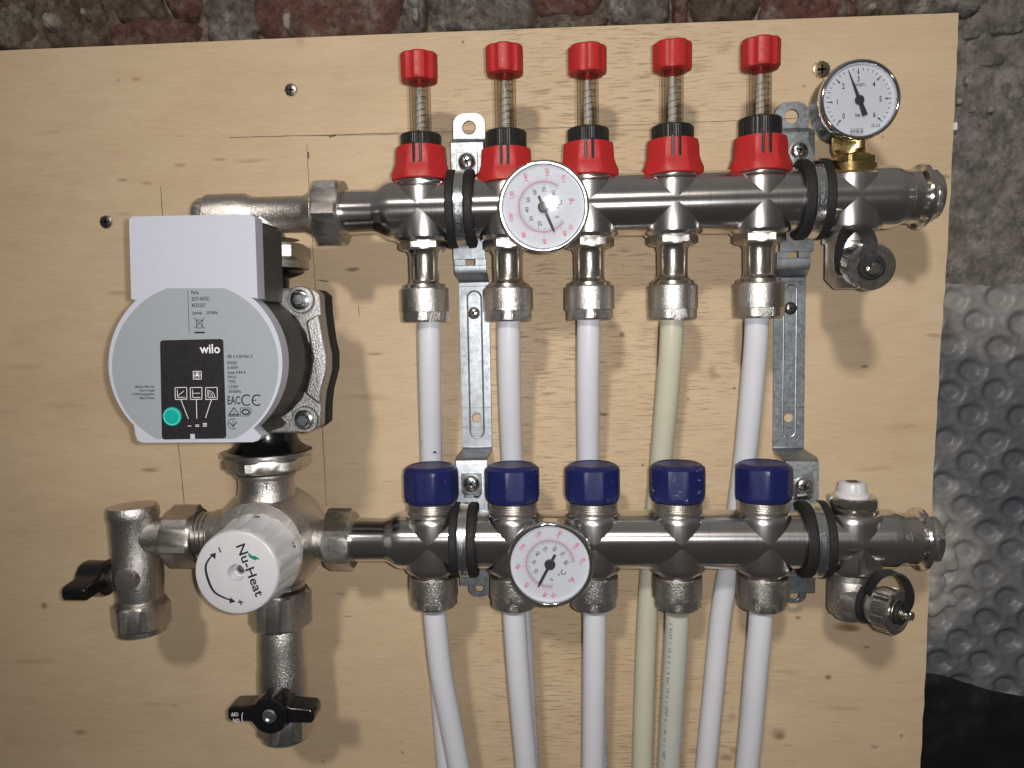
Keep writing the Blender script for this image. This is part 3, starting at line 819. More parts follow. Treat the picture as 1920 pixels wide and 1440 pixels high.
# ================================================================== PIPE CONNECTORS
UORD = ["first from the left", "under the left edge of the upper thermometer", "under the right edge of the upper thermometer", "above the yellowed pipe", "in front of the right bracket"]
for k in range(5):
    bx = UP[k]; ys = ((450, 466, 530, 539, 584, 604), (449, 465, 528, 538, 582, 603), (448, 462, 524, 535, 580, 600), (440, 456, 520, 533, 579, 600), (438, 453, 518, 529, 576, 597))[k]
    cx = (802, 952, 1104.5, 1261, 1421)[k]
    z = [at(cx, q, HB + 12).z for q in ys]
    t = thing("pipe_connector", "long-necked nickel pipe connector below the upper manifold, " + UORD[k], "pipe connector", (bx, -HB, z[5]), "connectors under the upper manifold")
    o = V((bx, -HB, 0))
    rot = (.5, .52, .52, .1, .05)[k]
    ad = MB().nut(o, Z, 12.8, (z[1], UZ - 18.0), rot=(.167, .07, .11, .03, -.13)[k], bore=5)
    hx = obj("hex_collar", ad, 'castsmooth', t, ang=25)
    nk = MB().lathe(o, Z, [(10.2, z[1] + .1), (9.2, z[1] - 1.5), (8.6, z[1] - 3.2), (8.5, z[2] + 2.5), (8.8, z[2] + 1), (9.6, z[2]), (12.0, z[3] + 2.2), (12.3, z[3] + 1.2), (12.3, z[3] - 2)], 48)
    obj("neck", nk, 'nickel', t, ang=28)
    g = hexr(6, rot)

    def nutf(th, r, kk): return r if kk < 6 else min(r, 12.95 * g(th))
    pr = [(12.6, z[3] - 1.6), (12.8, z[3] - .2), (13.6, z[3] + .2), (14.1, z[3] - .6), (14.25, z[4] + .5), (14.2, z[4] + .1), (13.9, z[4] - .1), (13.9, z[4] - 1.0), (13.9, z[5] + 1.2), (12.9, z[5] + .2), (7.2, z[5])]
    obj("union_nut", MB().lathe(o, Z, pr, 72, nutf), 'cast', t, ang=24)

LORD = ["farthest left", "behind the left edge of the lower thermometer", "by the right edge of the lower thermometer", "on the greenish pipe, fourth along", "nearest the white vent plug"]
for k in range(5):
    bx = LP[k]; o = V((bx, -HB, 0))
    zn0, zn1 = LZ - 21.5, LZ - 40.6
    t = thing("pipe_connector", "short nickel pipe connector below the lower manifold, " + LORD[k], "pipe connector", (bx, -HB, zn1), "connectors under the lower manifold")
    rot = (.05, .5, .52, .46, .0)[k]
    obj("adaptor", MB().lathe(o, Z, [(12.6, LZ - 15.5), (12.6, LZ - 18), (12.2, LZ - 18.4), (12.4, LZ - 22), (11.4, LZ - 23)], 48), 'nickel', t, ang=28)
    g = hexr(6, rot)

    def nutf(th, r, kk): return r if kk < 6 else min(r, 13.2 * g(th))
    pr = [(12.7, zn0 - 2.5), (12.9, zn0), (13.8, zn0 + .3), (14.5, zn0 - .5), (14.6, zn0 - 8), (14.6, zn1 + 6.4), (14.5, zn1 + 6.0), (14.15, zn1 + 5.8), (14.15, zn1 + 5.0), (14.1, zn1 + 1.6), (13.0, zn1 + .3), (7.2, zn1)]
    obj("union_nut", MB().lathe(o, Z, pr, 72, nutf), 'cast', t, ang=24)

# ================================================================== PIPES


def smooth_path(keys, n=40):
    P = [keys[0]] + keys + [keys[-1]]; out = []
    for s in range(1, len(P) - 2):
        p0, p1, p2, p3 = P[s - 1], P[s], P[s + 1], P[s + 2]
        for i in range(n):
            t = i / n
            out.append(0.5 * ((2 * p1) + (p2 - p0) * t + (2 * p0 - 5 * p1 + 4 * p2 - p3) * t * t + (-p0 + 3 * p1 - 3 * p2 + p3) * t ** 3))
    out.append(keys[-1]); return out


DP, DB = 55, 16
pz = lambda px, py, d: at(px, py, d)
UPIPE = [[(805, 596, DP), (806, 700, 50), (809, 860, 33), (812, 1000, 20), (818, 1160, DB), (827, 1300, DB), (838, 1440, DB), (850, 1560, DB)],
         [(954, 596, DP), (955, 700, 50), (960, 860, 33), (968, 1000, 20), (978, 1160, DB), (985, 1300, DB), (993, 1440, DB), (998, 1560, DB)],
         [(1104, 596, DP), (1103, 700, 50), (1103, 860, 33), (1106, 1000, 20), (1112, 1160, DB), (1116, 1300, DB), (1122, 1440, DB), (1126, 1560, DB)],
         [(1260, 594, DP), (1256, 680, 51), (1240, 860, 35), (1226, 1000, 21), (1214, 1150, DB), (1208, 1300, DB), (1204, 1440, DB), (1201, 1560, DB)],
         [(1419, 592, DP), (1416, 660, 51), (1397, 860, 35), (1374, 1020, 21), (1352, 1150, DB), (1337, 1300, DB), (1323, 1440, DB), (1312, 1560, DB)]]
LPIPE = [[(815, 1145, DP), (818, 1180, 54), (828, 1266, 51), (844, 1350, 47), (861, 1440, 43), (884, 1560, 38)],
         [(964, 1145, DP), (966, 1180, 54), (972, 1266, 51), (979, 1350, 47), (987, 1440, 43), (994, 1560, 38)],
         [(1115, 1145, DP), (1115, 1180, 54), (1114, 1266, 51), (1113, 1350, 47), (1112, 1440, 43), (1110, 1560, 38)],
         [(1270, 1150, DP), (1269, 1180, 54), (1264, 1266, 51), (1259, 1350, 47), (1254, 1440, 43), (1248, 1560, 38)],
         [(1427, 1145, DP), (1425, 1180, 54), (1417, 1266, 51), (1410, 1350, 47), (1401, 1440, 43), (1390, 1560, 38)]]
ul = ["white flow pipe left of the left bracket, two dark specks near its blue cap", "white flow pipe just right of the left bracket",
      "straight white flow pipe below the right edge of the upper thermometer", "yellowed cream flow pipe bending behind the most scuffed blue cap", "white flow pipe slanting left beside the right bracket"]
ll = ["white return pipe sweeping right from the leftmost lower connector", "white return pipe below the left edge of the lower thermometer", "straight white return pipe below the right edge of the lower thermometer",
      "greenish off-white return pipe with black print along it", "white return pipe below the rightmost lower connector"]
for k in range(5):
    for up_ in (True, False):
        keys = [pz(*q) for q in (UPIPE if up_ else LPIPE)[k]]
        path = smooth_path(keys, 10)
        r = 6.75 if up_ else 6.95
        t = thing("heating_pipe", (ul if up_ else ll)[k], "pipe", keys[0], "flow pipes" if up_ else "return pipes")
        obj("pipe_wall", MB().tube(path, r, 28), ('pipeold' if up_ else 'pipeold2') if k == 3 else 'pipe', t)
        # printed metre marks
        spec = {(True, 1): (0.72, .98, 0.95), (False, 3): (0.12, .98, -0.62), (True, 2): (.80, .99, .8)}.get((up_, k))
        if spec:
            a0, a1, side = spec; mb = MB(); txt = "16x2 PE-RT OXYGEN BARRIER"[0:0] + "| 0123 | 16 x 2 | 4 bar 70 C | 0247 m | 06:13 | 1087 |"
            N = len(path); i0, i1 = int(N * a0), int(N * a1) - 1
            seglen = [0]
            for i in range(i0, i1): seglen.append(seglen[-1] + (path[i + 1] - path[i]).length)
            pos = 0; ch = 0
            while pos < seglen[-1] - 4:
                j = max(q for q in range(len(seglen)) if seglen[q] <= pos); i = i0 + j
                d = (path[i + 1] - path[i]).normalized(); p = path[i] + d * (pos - seglen[j])
                sx = X - d * X.dot(d); sx.normalize(); nn = sx.cross(d)
                if nn.y > 0: nn = -nn
                nrm = (sx * side + nn * math.sqrt(1 - side * side)); td = d.cross(nrm)
                c_ = txt[ch % len(txt)]; ch += 1
                if c_ != ' ': mb.text(c_, p + nrm * (r + .06), d, -td if td.dot(X) < 0 else td, 1.9)
                pos += 1.75
            flat("printed_marking", mb, 'greyink', t)
        if up_ and k == 0:
            mb = MB()
            for px, py, w in ((815, 848, 2.6), (792, 828, 1.6)):
                p = at(px, py, 41.8); mb.prism([p + V((w * sc(40) * math.cos(a) * 1.4, 0, w * sc(40) * .7 * math.sin(a))) for a in [q * PI / 4 for q in range(8)]], (0, .5, 0))
            obj("dirt_speck", mb, 'ink', t, smooth=False)

# ================================================================== BRACKETS
HR = 29.0


def pan_screw(t, p, r, mat='zincscrew', seed=0.0):
    x, y, z = frame(NY, V((math.cos(seed), 0, math.sin(seed))))
    h = obj("screw", MB().lathe(p, NY, [(r, -1.5), (r, 0.3), (r * .93, 1.1), (r * .7, 1.9), (r * .35, 2.3)], 28), mat, t, ang=50)
    mc = MB()
    for d in (x, y): mc.box(p + NY * 2.05, (r * .58, r * .12, .32), (d, d.cross(z), z))
    obj("cross_recess", mc, 'ink', h, smooth=False)


def rounded(cx, cz, hw, z0, z1, y, n=10, top=True):
    """outline of a strap end: half width hw, round at z1 (top) or square"""
    pts = []
    return pts


def holed(mb, outline, c, r, th, n=32):
    """plate with outline (x,z list, star-shaped about c), round hole, front at y=c.y"""
    b = len(mb.v); m = len(outline)
    ring_o = []
    for i in range(n):
        a = 2 * PI * i / n; dx, dz = math.cos(a), math.sin(a); best = None
        for q in range(m):
            (x0, z0), (x1, z1) = outline[q], outline[(q + 1) % m]
            ex, ez = x1 - x0, z1 - z0; den = dx * ez - dz * ex
            if abs(den) < 1e-9: continue
            t = ((x0 - c.x) * ez - (z0 - c.z) * ex) / den; u = ((x0 - c.x) * dz - (z0 - c.z) * dx) / den
            if t > 0 and -1e-6 <= u <= 1 + 1e-6: best = t if best is None else min(best, t)
        ring_o.append((c.x + dx * best, c.z + dz * best))
    for y in (c.y, c.y + th):
        mb.v += [V((x, y, z)) for x, z in ring_o]
        mb.v += [V((c.x + r * math.cos(2 * PI * i / n), y, c.z + r * math.sin(2 * PI * i / n))) for i in range(n)]
    for i in range(n):
        j = (i + 1) % n; fo, fi, bo, bi = b, b + n, b + 2 * n, b + 3 * n
        mb.f += [(fo + i, fo + j, fi + j, fi + i), (bo + i, bi + i, bi + j, bo + j), (fo + i, bo + i, bo + j, fo + j), (fi + i, fi + j, bi + j, bi + i)]


def stad(cx, hw, z0, z1, rt=None, rb=None, n=8):
    """rectangle cx±hw, z0(top)..z1(bottom) with corner radii rt/rb"""
    rt = rt or .6; rb = rb or .6; P = []
    for (px, pz_, r, a0) in ((cx + hw, z0, rt, 0), (cx - hw, z0, rt, PI / 2), (cx - hw, z1, rb, PI), (cx + hw, z1, rb, 1.5 * PI)):
        ox = px - r * (1 if px > cx else -1); oz = pz_ - r * (1 if pz_ == z0 else -1)
        for i in range(n + 1):
            a = a0 + PI / 2 * i / n; P.append((ox + r * math.cos(a), oz + r * math.sin(a)))
    return P


def bracket(label, ear, s1, slot, mid, s2, hole, emb, jog, s3, tab, tail, seed):
    xm = (at(mid[0], mid[2], 2).x + at(mid[1], mid[2], 2).x) / 2; hw = 9.9; th = 2.0
    t = thing("manifold_bracket", label, "bracket", (xm, 0, at(mid[0], mid[2], 2).z), "steel brackets holding the manifolds")
    mb = MB()
    # top ear (slightly set back), step, raised plate
    yE = 25.0; c = at(*ear[:2], yE); zt_ = at(ear[0], ear[2], yE).z; zb_ = at(ear[0], ear[3], yE).z
    holed(mb, stad(c.x, hw, zt_, zb_, 6.5, .5), V((c.x, -yE, c.z)), 4.2, th)
    z0 = at(s1[0], ear[3] + 4, HR).z; z1 = at(slot[0], slot[2] - 12, HR).z; xr_ = at(s1[0], s1[1], HR).x
    prof = [(zb_, yE), (zb_ - .6, yE + 2.2), (z0, HR), (z1, HR)]
    mb.ribbon([V((xr_ if k > 1 else c.x, -p[1] + th / 2, p[0])) for k, p in enumerate(prof)], X, hw, th / 2)
    # slotted part below the clamp
    sx0, sx1 = at(slot[0], slot[2], HR).x, at(slot[1], slot[2], HR).x; xs_ = (sx0 + sx1) / 2
    zsb = at(slot[0], slot[2], HR).z; ze = at(slot[0], slot[3], HR).z
    for a, b_ in ((xs_ - hw, sx0), (sx1, xs_ + hw)):
        mb.box(V(((a + b_) / 2, -HR + th / 2, (z1 + zsb) / 2)), ((b_ - a) / 2, th / 2, (z1 - zsb) / 2))
    zm0 = at(mid[0], mid[2], 2).z; zm1 = at(mid[0], mid[3], 2).z
    # roll down to the board
    pts = [V((xs_, -HR + th / 2, zsb)), V((xs_, -HR + th / 2, ze + 1.5)), V((xs_, -HR + 1.4, ze + .3)), V((xs_, -HR + 4, ze - .4)), V((xm, -4.5, zm0 + 1.0)), V((xm, -2.0, zm0)), V((xm, -1.0, zm0 - 1.2)), V((xm, -1.0, zm0 - 4))]
    mb.ribbon(pts, X, hw, th / 2)
    h2 = at(*hole[:2], 2); hr = hole[2]
    zh0, zh1 = h2.z + 6.5, h2.z - 6.5
    mb.box(V((xm, -1.0, (zm0 - 4 + zh0) / 2)), (hw, th / 2, (zm0 - 4 - zh0) / 2))
    holed(mb, stad(xm, hw, zh0, zh1, .01, .01, 1), V((h2.x, -2.0, h2.z)), hr, th)
    mb.box(V((xm, -1.0, (zh1 + zm1 + 2) / 2)), (hw, th / 2, (zh1 - zm1 - 2) / 2))
    # jog out to the lower plate
    zj = at(jog[0], jog[1], HR).z; xl = at(jog[0], jog[1], HR).x; zl = at(jog[0], jog[2], HR).z
    pts = [V((xm, -1.0, zm1 + 2)), V((xm, -1.2, zm1 + .6)), V((xm, -3.0, zm1 - .8)), V((xl, -HR + 4, zj + 2.5)), V((xl, -HR + 1.5, zj + .8)), V((xl, -HR + 1.0, zj - 1)), V((xl, -HR + 1.0, zl))]
    mb.ribbon(pts, X, hw, th / 2)
    # lower tab: fork and set-back tail with hole
    za, zb2 = at(tab[0], tab[2], HR - 4).z, at(tab[0], tab[3], HR - 4).z; xt0, xt1 = at(tab[0], tab[2], HR - 4).x, at(tab[1], tab[2], HR - 4).x
    mb.box(V(((xt0 + xt1) / 2, -HR + 5, (zb2 + za) / 2)), ((xt1 - xt0) / 2, th / 2, abs(za - zb2) / 2))
    mb.box(V((xl - hw * .55, -HR + 5.0, (zl + za) / 2)), (hw * .42, th / 2 - .05, abs(zl - za) / 2))
    mb.box(V((xl + hw * .55, -HR + 5.0, (zl + za) / 2)), (hw * .42, th / 2 - .05, abs(zl - za) / 2))
    tp = at(tail[0], tail[1], HR - 6)
    holed(mb, stad(tp.x, 7.2, tp.z + 6, at(tail[0], tail[2], HR - 6).z, .5, 5.5), V((tp.x, -HR + 6.5, tp.z)), 2.9, th)
    obj("plate", mb, 'zinc', t, bevel=.35, ang=40)
    # pressed-in slot outline and its screw
    ex0, ex1 = at(emb[0], emb[2], 2).x, at(emb[1], emb[2], 2).x; ez0, ez1 = at(emb[0], emb[2], 2).z, at(emb[0], emb[3], 2).z
    P = stad((ex0 + ex1) / 2, (ex1 - ex0) / 2, ez0, ez1, (ex1 - ex0) / 2 - .01, (ex1 - ex0) / 2 - .01)
    loop = [V((x, -1.95, z)) for x, z in P]; loop.append(loop[0])
    obj("pressed_slot", MB().tube(loop, 0.62, 8, False), 'zinc', t)
    pan_screw(t, at(*s2, 2) + NY * -.3, 4.1, 'zincscrew' if seed < 1 else 'darkscrew', .6)
    return t, xr_, xl


bracket("left zinc bracket strap between the first and second flow pipes", (879.4, 239.6, 212, 263), (876, 304), (873, 891, 498, 511), (860, 916, 526, 842), (888.4, 587), (894, 783, 3.1), (876, 902, 546, 821), (884, 868, 1040), (884, 906), (861, 917, 1062, 1098), (899, 1103, 1119), 0.3)
bracket("right zinc bracket strap between the last flow pipe and the drain cocks", (1485, 218, 191, 243), (1496, 284), (1479, 1497.5, 484, 503), (1453, 1510, 517, 843), (1482, 578), (1479, 783, 3.1), (1470, 1494, 534, 820), (1505, 870, 1045), (1506, 910), (1478, 1529, 1078, 1112), (1491, 1117, 1131), 1.3)


def clamp(label, px, py, zc, Rb, screw, above, side):
    cx = at(px, py, HB).x; o = V((cx, -HB, zc))
    t = thing("pipe_clamp", label, "pipe clamp", o + Y * 22, "rubber lined clamps round the manifolds")
    g0, g1 = R(38), R(322)     # open towards the board at the bottom: build as an arc of a ring

    def arc(mb, r0, r1, x0, x1, a0, a1, n=56):
        b = len(mb.v)
        for i in range(n + 1):
            a = a0 + (a1 - a0) * i / n; d = V((0, -math.sin(a), math.cos(a)))
            for r_, x_ in ((r0, x0), (r1, x0), (r1, x1), (r0, x1)): mb.v.append(o + d * r_ + X * x_)
        for i in range(n):
            for q in range(4):
                w = (q + 1) % 4
                mb.f.append((b + 4 * i + q, b + 4 * i + w, b + 4 * i + 4 + w, b + 4 * i + 4 + q))
        mb.f += [(b + 3, b + 2, b + 1, b), tuple(b + 4 * n + q for q in range(4))]
        return mb
    A0, A1 = R(-35), R(215)
    for s_ in (-1, 1):
        obj("rubber_lining", arc(MB(), Rb + .1, 22.3, s_ * 2.9 if s_ > 0 else -7.6, 7.6 if s_ > 0 else -2.9, A0, A1), 'rubber', t, bevel=.9, ang=40, seg=3)
    bd = obj("band", arc(MB(), Rb + .2, 22.0, -2.8, 2.8, A0, A1), 'zincscrew', t, bevel=.4)
    # embossed lettering wraps round the front of the band
    mb = MB(); s_ = "Made in Germany"; vs, fs, (x0, x1) = glyphs(s_); k = 3.0 / .7; b = len(mb.v)
    for v in vs:
        u = (v[0] - (x0 + x1) / 2) * k; w = v[1] * k - 1.3; a = PI / 2 + R(14) - u / 22.1
        mb.v.append(o + V((0, -math.sin(a), math.cos(a))) * 22.12 + X * w)
    mb.f = list(fs)
    flat("embossed_lettering", mb, 'zinc', bd)
    # ear with the screw, above the bar against the bracket
    p = at(*screw, HR + 2); zt_ = p.z + 6.2
    pts = [V((p.x, -HR - .9, p.z + 6)), V((p.x, -HR - .9, p.z - 6.5)), V((p.x * .6 + cx * .4, -HR - 1.2, p.z - 8.5)), V((cx, -HR - 6, zc + 21.6))]
    obj("ear", MB().ribbon(pts, X, [6.4, 6.4, 5.0, 3.0], .8), 'zinc', t, bevel=.2)
    pan_screw(t, p + NY * 1.4, 5.3, 'zincscrew', px * .37)


clamp("rubber lined clamp on the upper manifold beside the first flow meter", 867, 394, UZ, 17.75, (875.5, 304), True, 0)
clamp("rubber lined clamp on the upper manifold beside the pressure gauge", 1519, 377, UZ, 17.75, (1498, 283), True, 0)
clamp("rubber lined clamp on the lower manifold beside the first blue cap", 873, 1010, LZ, 17.2, (884, 906), True, 0)
clamp("rubber lined clamp on the lower manifold beside the white vent plug", 1523, 1012, LZ, 17.2, (1506, 910), True, 0)

# ================================================================== DIAL THERMOMETERS


def thermo(label, px, py, d, r, tilt, rot, needle, base, zc, faint):
    c = at(px, py, d)
    ax = V((math.sin(R(1.1)) if faint else 0, -math.cos(R(tilt)), -math.sin(R(tilt)))).normalized()            # face normal
    xd = (X - ax * X.dot(ax)).normalized(); yd = ax.cross(xd); yd = -yd if yd.z < 0 else yd
    cr_, sr_ = math.cos(R(rot)), math.sin(R(rot))
    dx = xd * cr_ + yd * sr_; dy = -xd * sr_ + yd * cr_
    t = thing("dial_thermometer", label, "thermometer", V(base), "dial thermometers on the manifolds")
    obj("case", MB().lathe(c, ax, [(r * .5, -14), (r * .93, -13.4), (r * .97, -12.2), (r * .97, -3.4), (r * .9, -3.2)], 64, ref=X), 'chrome', t, ang=40)
    obj("stem", MB().lathe(c, ax, [(7.5, -38), (7.5, -20), (9.5, -19.8), (9.5, -13.6)], 32), 'castsmooth', t)
    bz = [(r * .955, -4), (r * 1.0, -3.2), (r * 1.005, -1.6), (r * .985, -.4), (r * .945, 0.1), (r * .91, -.2), (r * .893, -1.0), (r * .885, -2.6)]
    obj("bezel", MB().lathe(c, ax, bz, 96, ref=X, caps=False), 'chrome', t, ang=50)
    fr_ = r * .892
    f = MB().lathe(c, ax, [(fr_, -2.6), (fr_, -2.5)], 64, ref=X)
    face = obj("dial_face", f, 'dial', t)
    o = c - ax * 2.38
    P = lambda rr, a: o + (dx * math.cos(R(a)) + dy * math.sin(R(a))) * rr * fr_
    ang = lambda cel: 225 - 270 * cel / 80
    red, blk = MB(), MB()

    def tick(mb, a, r0, r1, w):
        tv = (-dx * math.sin(R(a)) + dy * math.cos(R(a))) * w
        mb.poly([P(r0, a) - tv, P(r1, a) - tv, P(r1, a) + tv, P(r0, a) + tv])

    def circ(mb, r0, r1, a0, a1):
        b = len(mb.v); n = 72
        for i in range(n + 1):
            a = a0 + (a1 - a0) * i / n; mb.v += [P(r0, a), P(r1, a)]
        mb.f += [(b + 2 * i, b + 2 * i + 1, b + 2 * i + 3, b + 2 * i + 2) for i in range(n)]
    circ(red, .615, .628, -45, 225); circ(blk, .592, .602, -45, 225)
    for q in range(81): tick(blk, ang(q), .53 if q % 5 else .50, .596, .055 if q % 10 else .09)
    for q in range(32, 177, 2): tick(red, ang((q - 32) / 1.8), .622, .69 if q % 10 else .74, .06 if q % 20 else .1)
    for q in range(0, 81, 10):
        if q == 10: continue
        blk.text(str(q), P(.415, ang(q)), dx, dy, 2.0)
    for q in (32, 40, 60, 80, 100, 120, 140, 160, 176):
        red.text(str(q), P(.835, ang((q - 32) / 1.8)), dx, dy, 2.05)
    blk.text("°C", P(.40, -90), dx, dy, 2.9); red.text("°F", P(.72, -88), dx, dy, 2.9)
    flat("red_scale", red, 'redink', face); flat("black_scale", blk, 'greyink', face)
    # needle
    nd = (xd * math.cos(R(needle)) + yd * math.sin(R(needle))); nv = xd * -math.sin(R(needle)) + yd * math.cos(R(needle)); oo = c - ax * 1.5
    nb = MB().lathe(oo, ax, [(r * .125, 0), (r * .125, .5), (r * .1, .7)], 32)
    nb.prism([oo - nd * r * .26 - nv * .75, oo + nd * r * .5 - nv * .75, oo + nd * r * .60 - nv * .25, oo + nd * r * .60 + nv * .25, oo + nd * r * .5 + nv * .75, oo - nd * r * .26 + nv * .75], ax * .35)
    obj("needle", nb, 'ink', t, smooth=False)
    obj("glass", MB().lathe(c, ax, [(r * .888, -.9), (r * .888, -.6)], 64, ref=X), 'glass', t)


thermo("dial thermometer on the upper manifold, its glass catching the flash", 1019, 388, 95, 24.0, 8.4, 98, -67, (at(1019, 388, HB).x, -HB, UZ), UZ, True)
thermo("dial thermometer on the lower manifold with a plain readable dial", 1031, 1060, 95, 23.8, 0.5, 50, -118, (at(1031, 1020, HB).x, -HB, LZ), LZ, False)

# ================================================================== PRESSURE GAUGE
PG = thing("pressure_gauge", "round white pressure gauge on a brass stem at the upper manifold's right end", "pressure gauge", (UP[5], -HB, UZ + 18))
gx = UP[5]
zb = [at(1597, q, HB + 14).z for q in (318, 306, 285, 283, 256, 248)]
ob = MB().lathe((gx, -HB, 0), Z, [(14.5, zb[0]), (14.5, zb[1] + 1), (12, zb[1] + 1.2)], 40).nut((gx, -HB, 0), Z, 12.6, (zb[1], zb[2]), rot=.2)
obj("brass_adaptor", ob, 'brass', PG, ang=25)
obj("square_stem", MB().nut((gx, -HB, 0), Z, 8.6, (zb[3] + .6, zb[4] + 4), sides=4, rot=.32).lathe((gx, -HB, 0), Z, [(6.8, zb[2] - 1), (6.8, zb[3] + 1)], 24), 'brass', PG, ang=25)
gc = at(1614, 185.5, 69); r = 21.2
obj("case", MB().lathe(gc, NY, [(r * .8, -22.5), (r * .96, -21.5), (r * .985, -19), (r * .985, -3), (r * .9, -2.8)], 64, ref=X), 'black', PG)
obj("bezel", MB().lathe(gc, NY, [(r * .985, -5.5), (r * 1.01, -4.8), (r * 1.01, -1), (r * .985, 0), (r * .955, .35), (r * .93, .2), (r * .905, -.6), (r * .89, -2.6)], 96, ref=X, caps=False), 'chrome', PG, ang=50)
fr_ = r * .897
face = obj("dial_face", MB().lathe(gc, NY, [(fr_, -2.8), (fr_, -2.7)], 64), 'dial', PG)
o = gc + Y * 2.58; mk = MB()
PP = lambda rr, a: o + V((math.cos(R(a)), 0, math.sin(R(a)))) * rr * fr_
an = lambda b_: 227 - 45 * b_


def gt(a, r0, r1, w0, w1):
    tv = V((-math.sin(R(a)), 0, math.cos(R(a)))); mk.poly([PP(r0, a) - tv * w0, PP(r1, a) - tv * w1, PP(r1, a) + tv * w1, PP(r0, a) + tv * w0])


for q in range(31):
    if q % 5 == 0:
        gt(an(q / 5), .735, .82, .5, .26); gt(an(q / 5), .82, .91, .26, .12)
    else: gt(an(q / 5), .83, .91, .16, .16)
gt(an(0) + 2.5, .86, .91, .16, .16)
for q in range(7): mk.text(str(q), PP(.60, an(q)) + Z * (.0 if q else .4) + X * (-.2 if q == 0 else 0), X, Z, 2.9, squeeze=.7)
mk.text("bar", PP(.40, -92), X, Z, 2.1, squeeze=.75); mk.text("EN 837-1", PP(.43, 87), X, Z, 1.6, squeeze=.7)
mk.text("CL 2.5", PP(.86, -56), X, Z, 1.5, squeeze=.8)
w0 = PP(.87, -93)
mk.text("WIKA", w0, X, Z, 1.5, squeeze=1.15)
for (dx_, dz_, hx, hz) in ((0, 1.35, 3.3, .12), (0, -1.35, 3.3, .12), (-3.2, 0, .12, 1.3), (3.2, 0, .12, 1.3)):
    p = w0 + V((dx_, 0, dz_)); mk.poly([p + V((-hx, 0, -hz)), p + V((hx, 0, -hz)), p + V((hx, 0, hz)), p + V((-hx, 0, hz))])
flat("dial_print", mk, 'ink', face)
na = R(111); nd = V((math.cos(na), 0, math.sin(na))); nv = V((-math.sin(na), 0, math.cos(na))); oo = gc + Y * 1.9
nb = MB().lathe(oo, NY, [(2.5, 0), (2.5, .6), (2.2, .8)], 32)
nb.prism([oo - nd * 8.8 - nv * 1.5, oo - nv * 1.0, oo + nd * 16.6 - nv * .12, oo + nd * 16.6 + nv * .12, oo + nv * 1.0, oo - nd * 8.8 + nv * 1.5], NY * .35)
obj("needle", nb, 'ink', PG, smooth=False)
obj("glass", MB().lathe(gc, NY, [(r * .9, -.9), (r * .9, -.6)], 64), 'glass', PG)

# ================================================================== DRAIN COCKS


def knurlcap(t, a, b_, r, headlen, strapref, n=14):
    ax = (b_ - a).normalized(); L = (b_ - a).length

    def kn(th, rr, k):
        return rr * (1 - (0.05 if (math.cos(n * th) > .35 and 0 < k < 4) else 0))
    c = obj("cap", MB().lathe(a, ax, [(r * .86, 0), (r, .8), (r, L * .45), (r * .985, L - 2.2), (r, L - 1.9), (r, L - .9), (r * .93, L), (r * .80, L), (r * .78, L - .35), (r * .6, L - .35), (r * .58, L), (r * .42, L - .2), (r * .42, L + .6)], n * 10, kn), 'nickel', t, ang=30)
    obj("cap_spigot", MB().lathe(b_, ax, [(3.9, -.5), (3.9, 1.2), (3.3, 2.0), (3.3, 2.4)], 28).nut(b_, ax, 2.3, (2.4, 2.4 + headlen), sides=4, rot=.5), 'nickel', c, ang=30)


DU = thing("drain_cock", "drain cock under the upper manifold with its knurled cap facing forward", "drain cock", (UP[5], -HB, UZ - 17), "drain cocks with black cap straps")
ox = UP[5]; o = V((ox, -HB, 0))
zz = [at(1560, q, HB + 12).z for q in (431, 453, 456, 520, 540)]
obj("body", MB().lathe(o, Z, [(13.6, zz[0] + 3), (13.6, zz[1] + .3), (12.2, zz[1]), (12.0, zz[2]), (12.0, zz[3]), (10.5, zz[3] - 2), (7, zz[4]), (4, zz[4] - .3)], 48), 'castsmooth', DU, ang=28)
A_ = at(1594, 486, 60); B_ = at(1634, 501, 97)
axd = (B_ - A_).normalized()
obj("outlet", MB().lathe(A_, axd, [(8, -6), (8, 12), (9.5, 13), (9.5, 24)], 36), 'cast', DU)
knurlcap(DU, B_ - axd * 13.5, B_, 12.1, 4.0, X)
hd = B_ + axd * 1.4
xx, yy, zz_ = frame(axd, X)
ring = [B_ + axd * .8 + (xx * math.cos(a) + yy * math.sin(a)) * 5.2 for a in [2 * PI * i / 28 for i in range(29)]]
sm_ = MB().tube(ring, 1.5, 10, False)
pts = smooth_path([at(1628, 500, 99.5), at(1630, 478, 101), at(1632, 455, 101), at(1622, 434, 97), at(1606, 428, 90), at(1590, 432, 84), at(1578, 450, 80), at(1572, 478, 78), at(1574, 503, 76), at(1580, 515, 70)], 8)
N = len(pts)
sm_.ribbon(pts, [V((1, -.25, 0.15)).lerp(V((.35, -1, .1)), min(1, max(0, (k / N - .35) * 3))) for k in range(N)], [3.3 if k < N * .5 else 3.3 - 1.0 * (k / N - .5) * 2 for k in range(N)], .55)
obj("strap", sm_, 'rubber', DU)

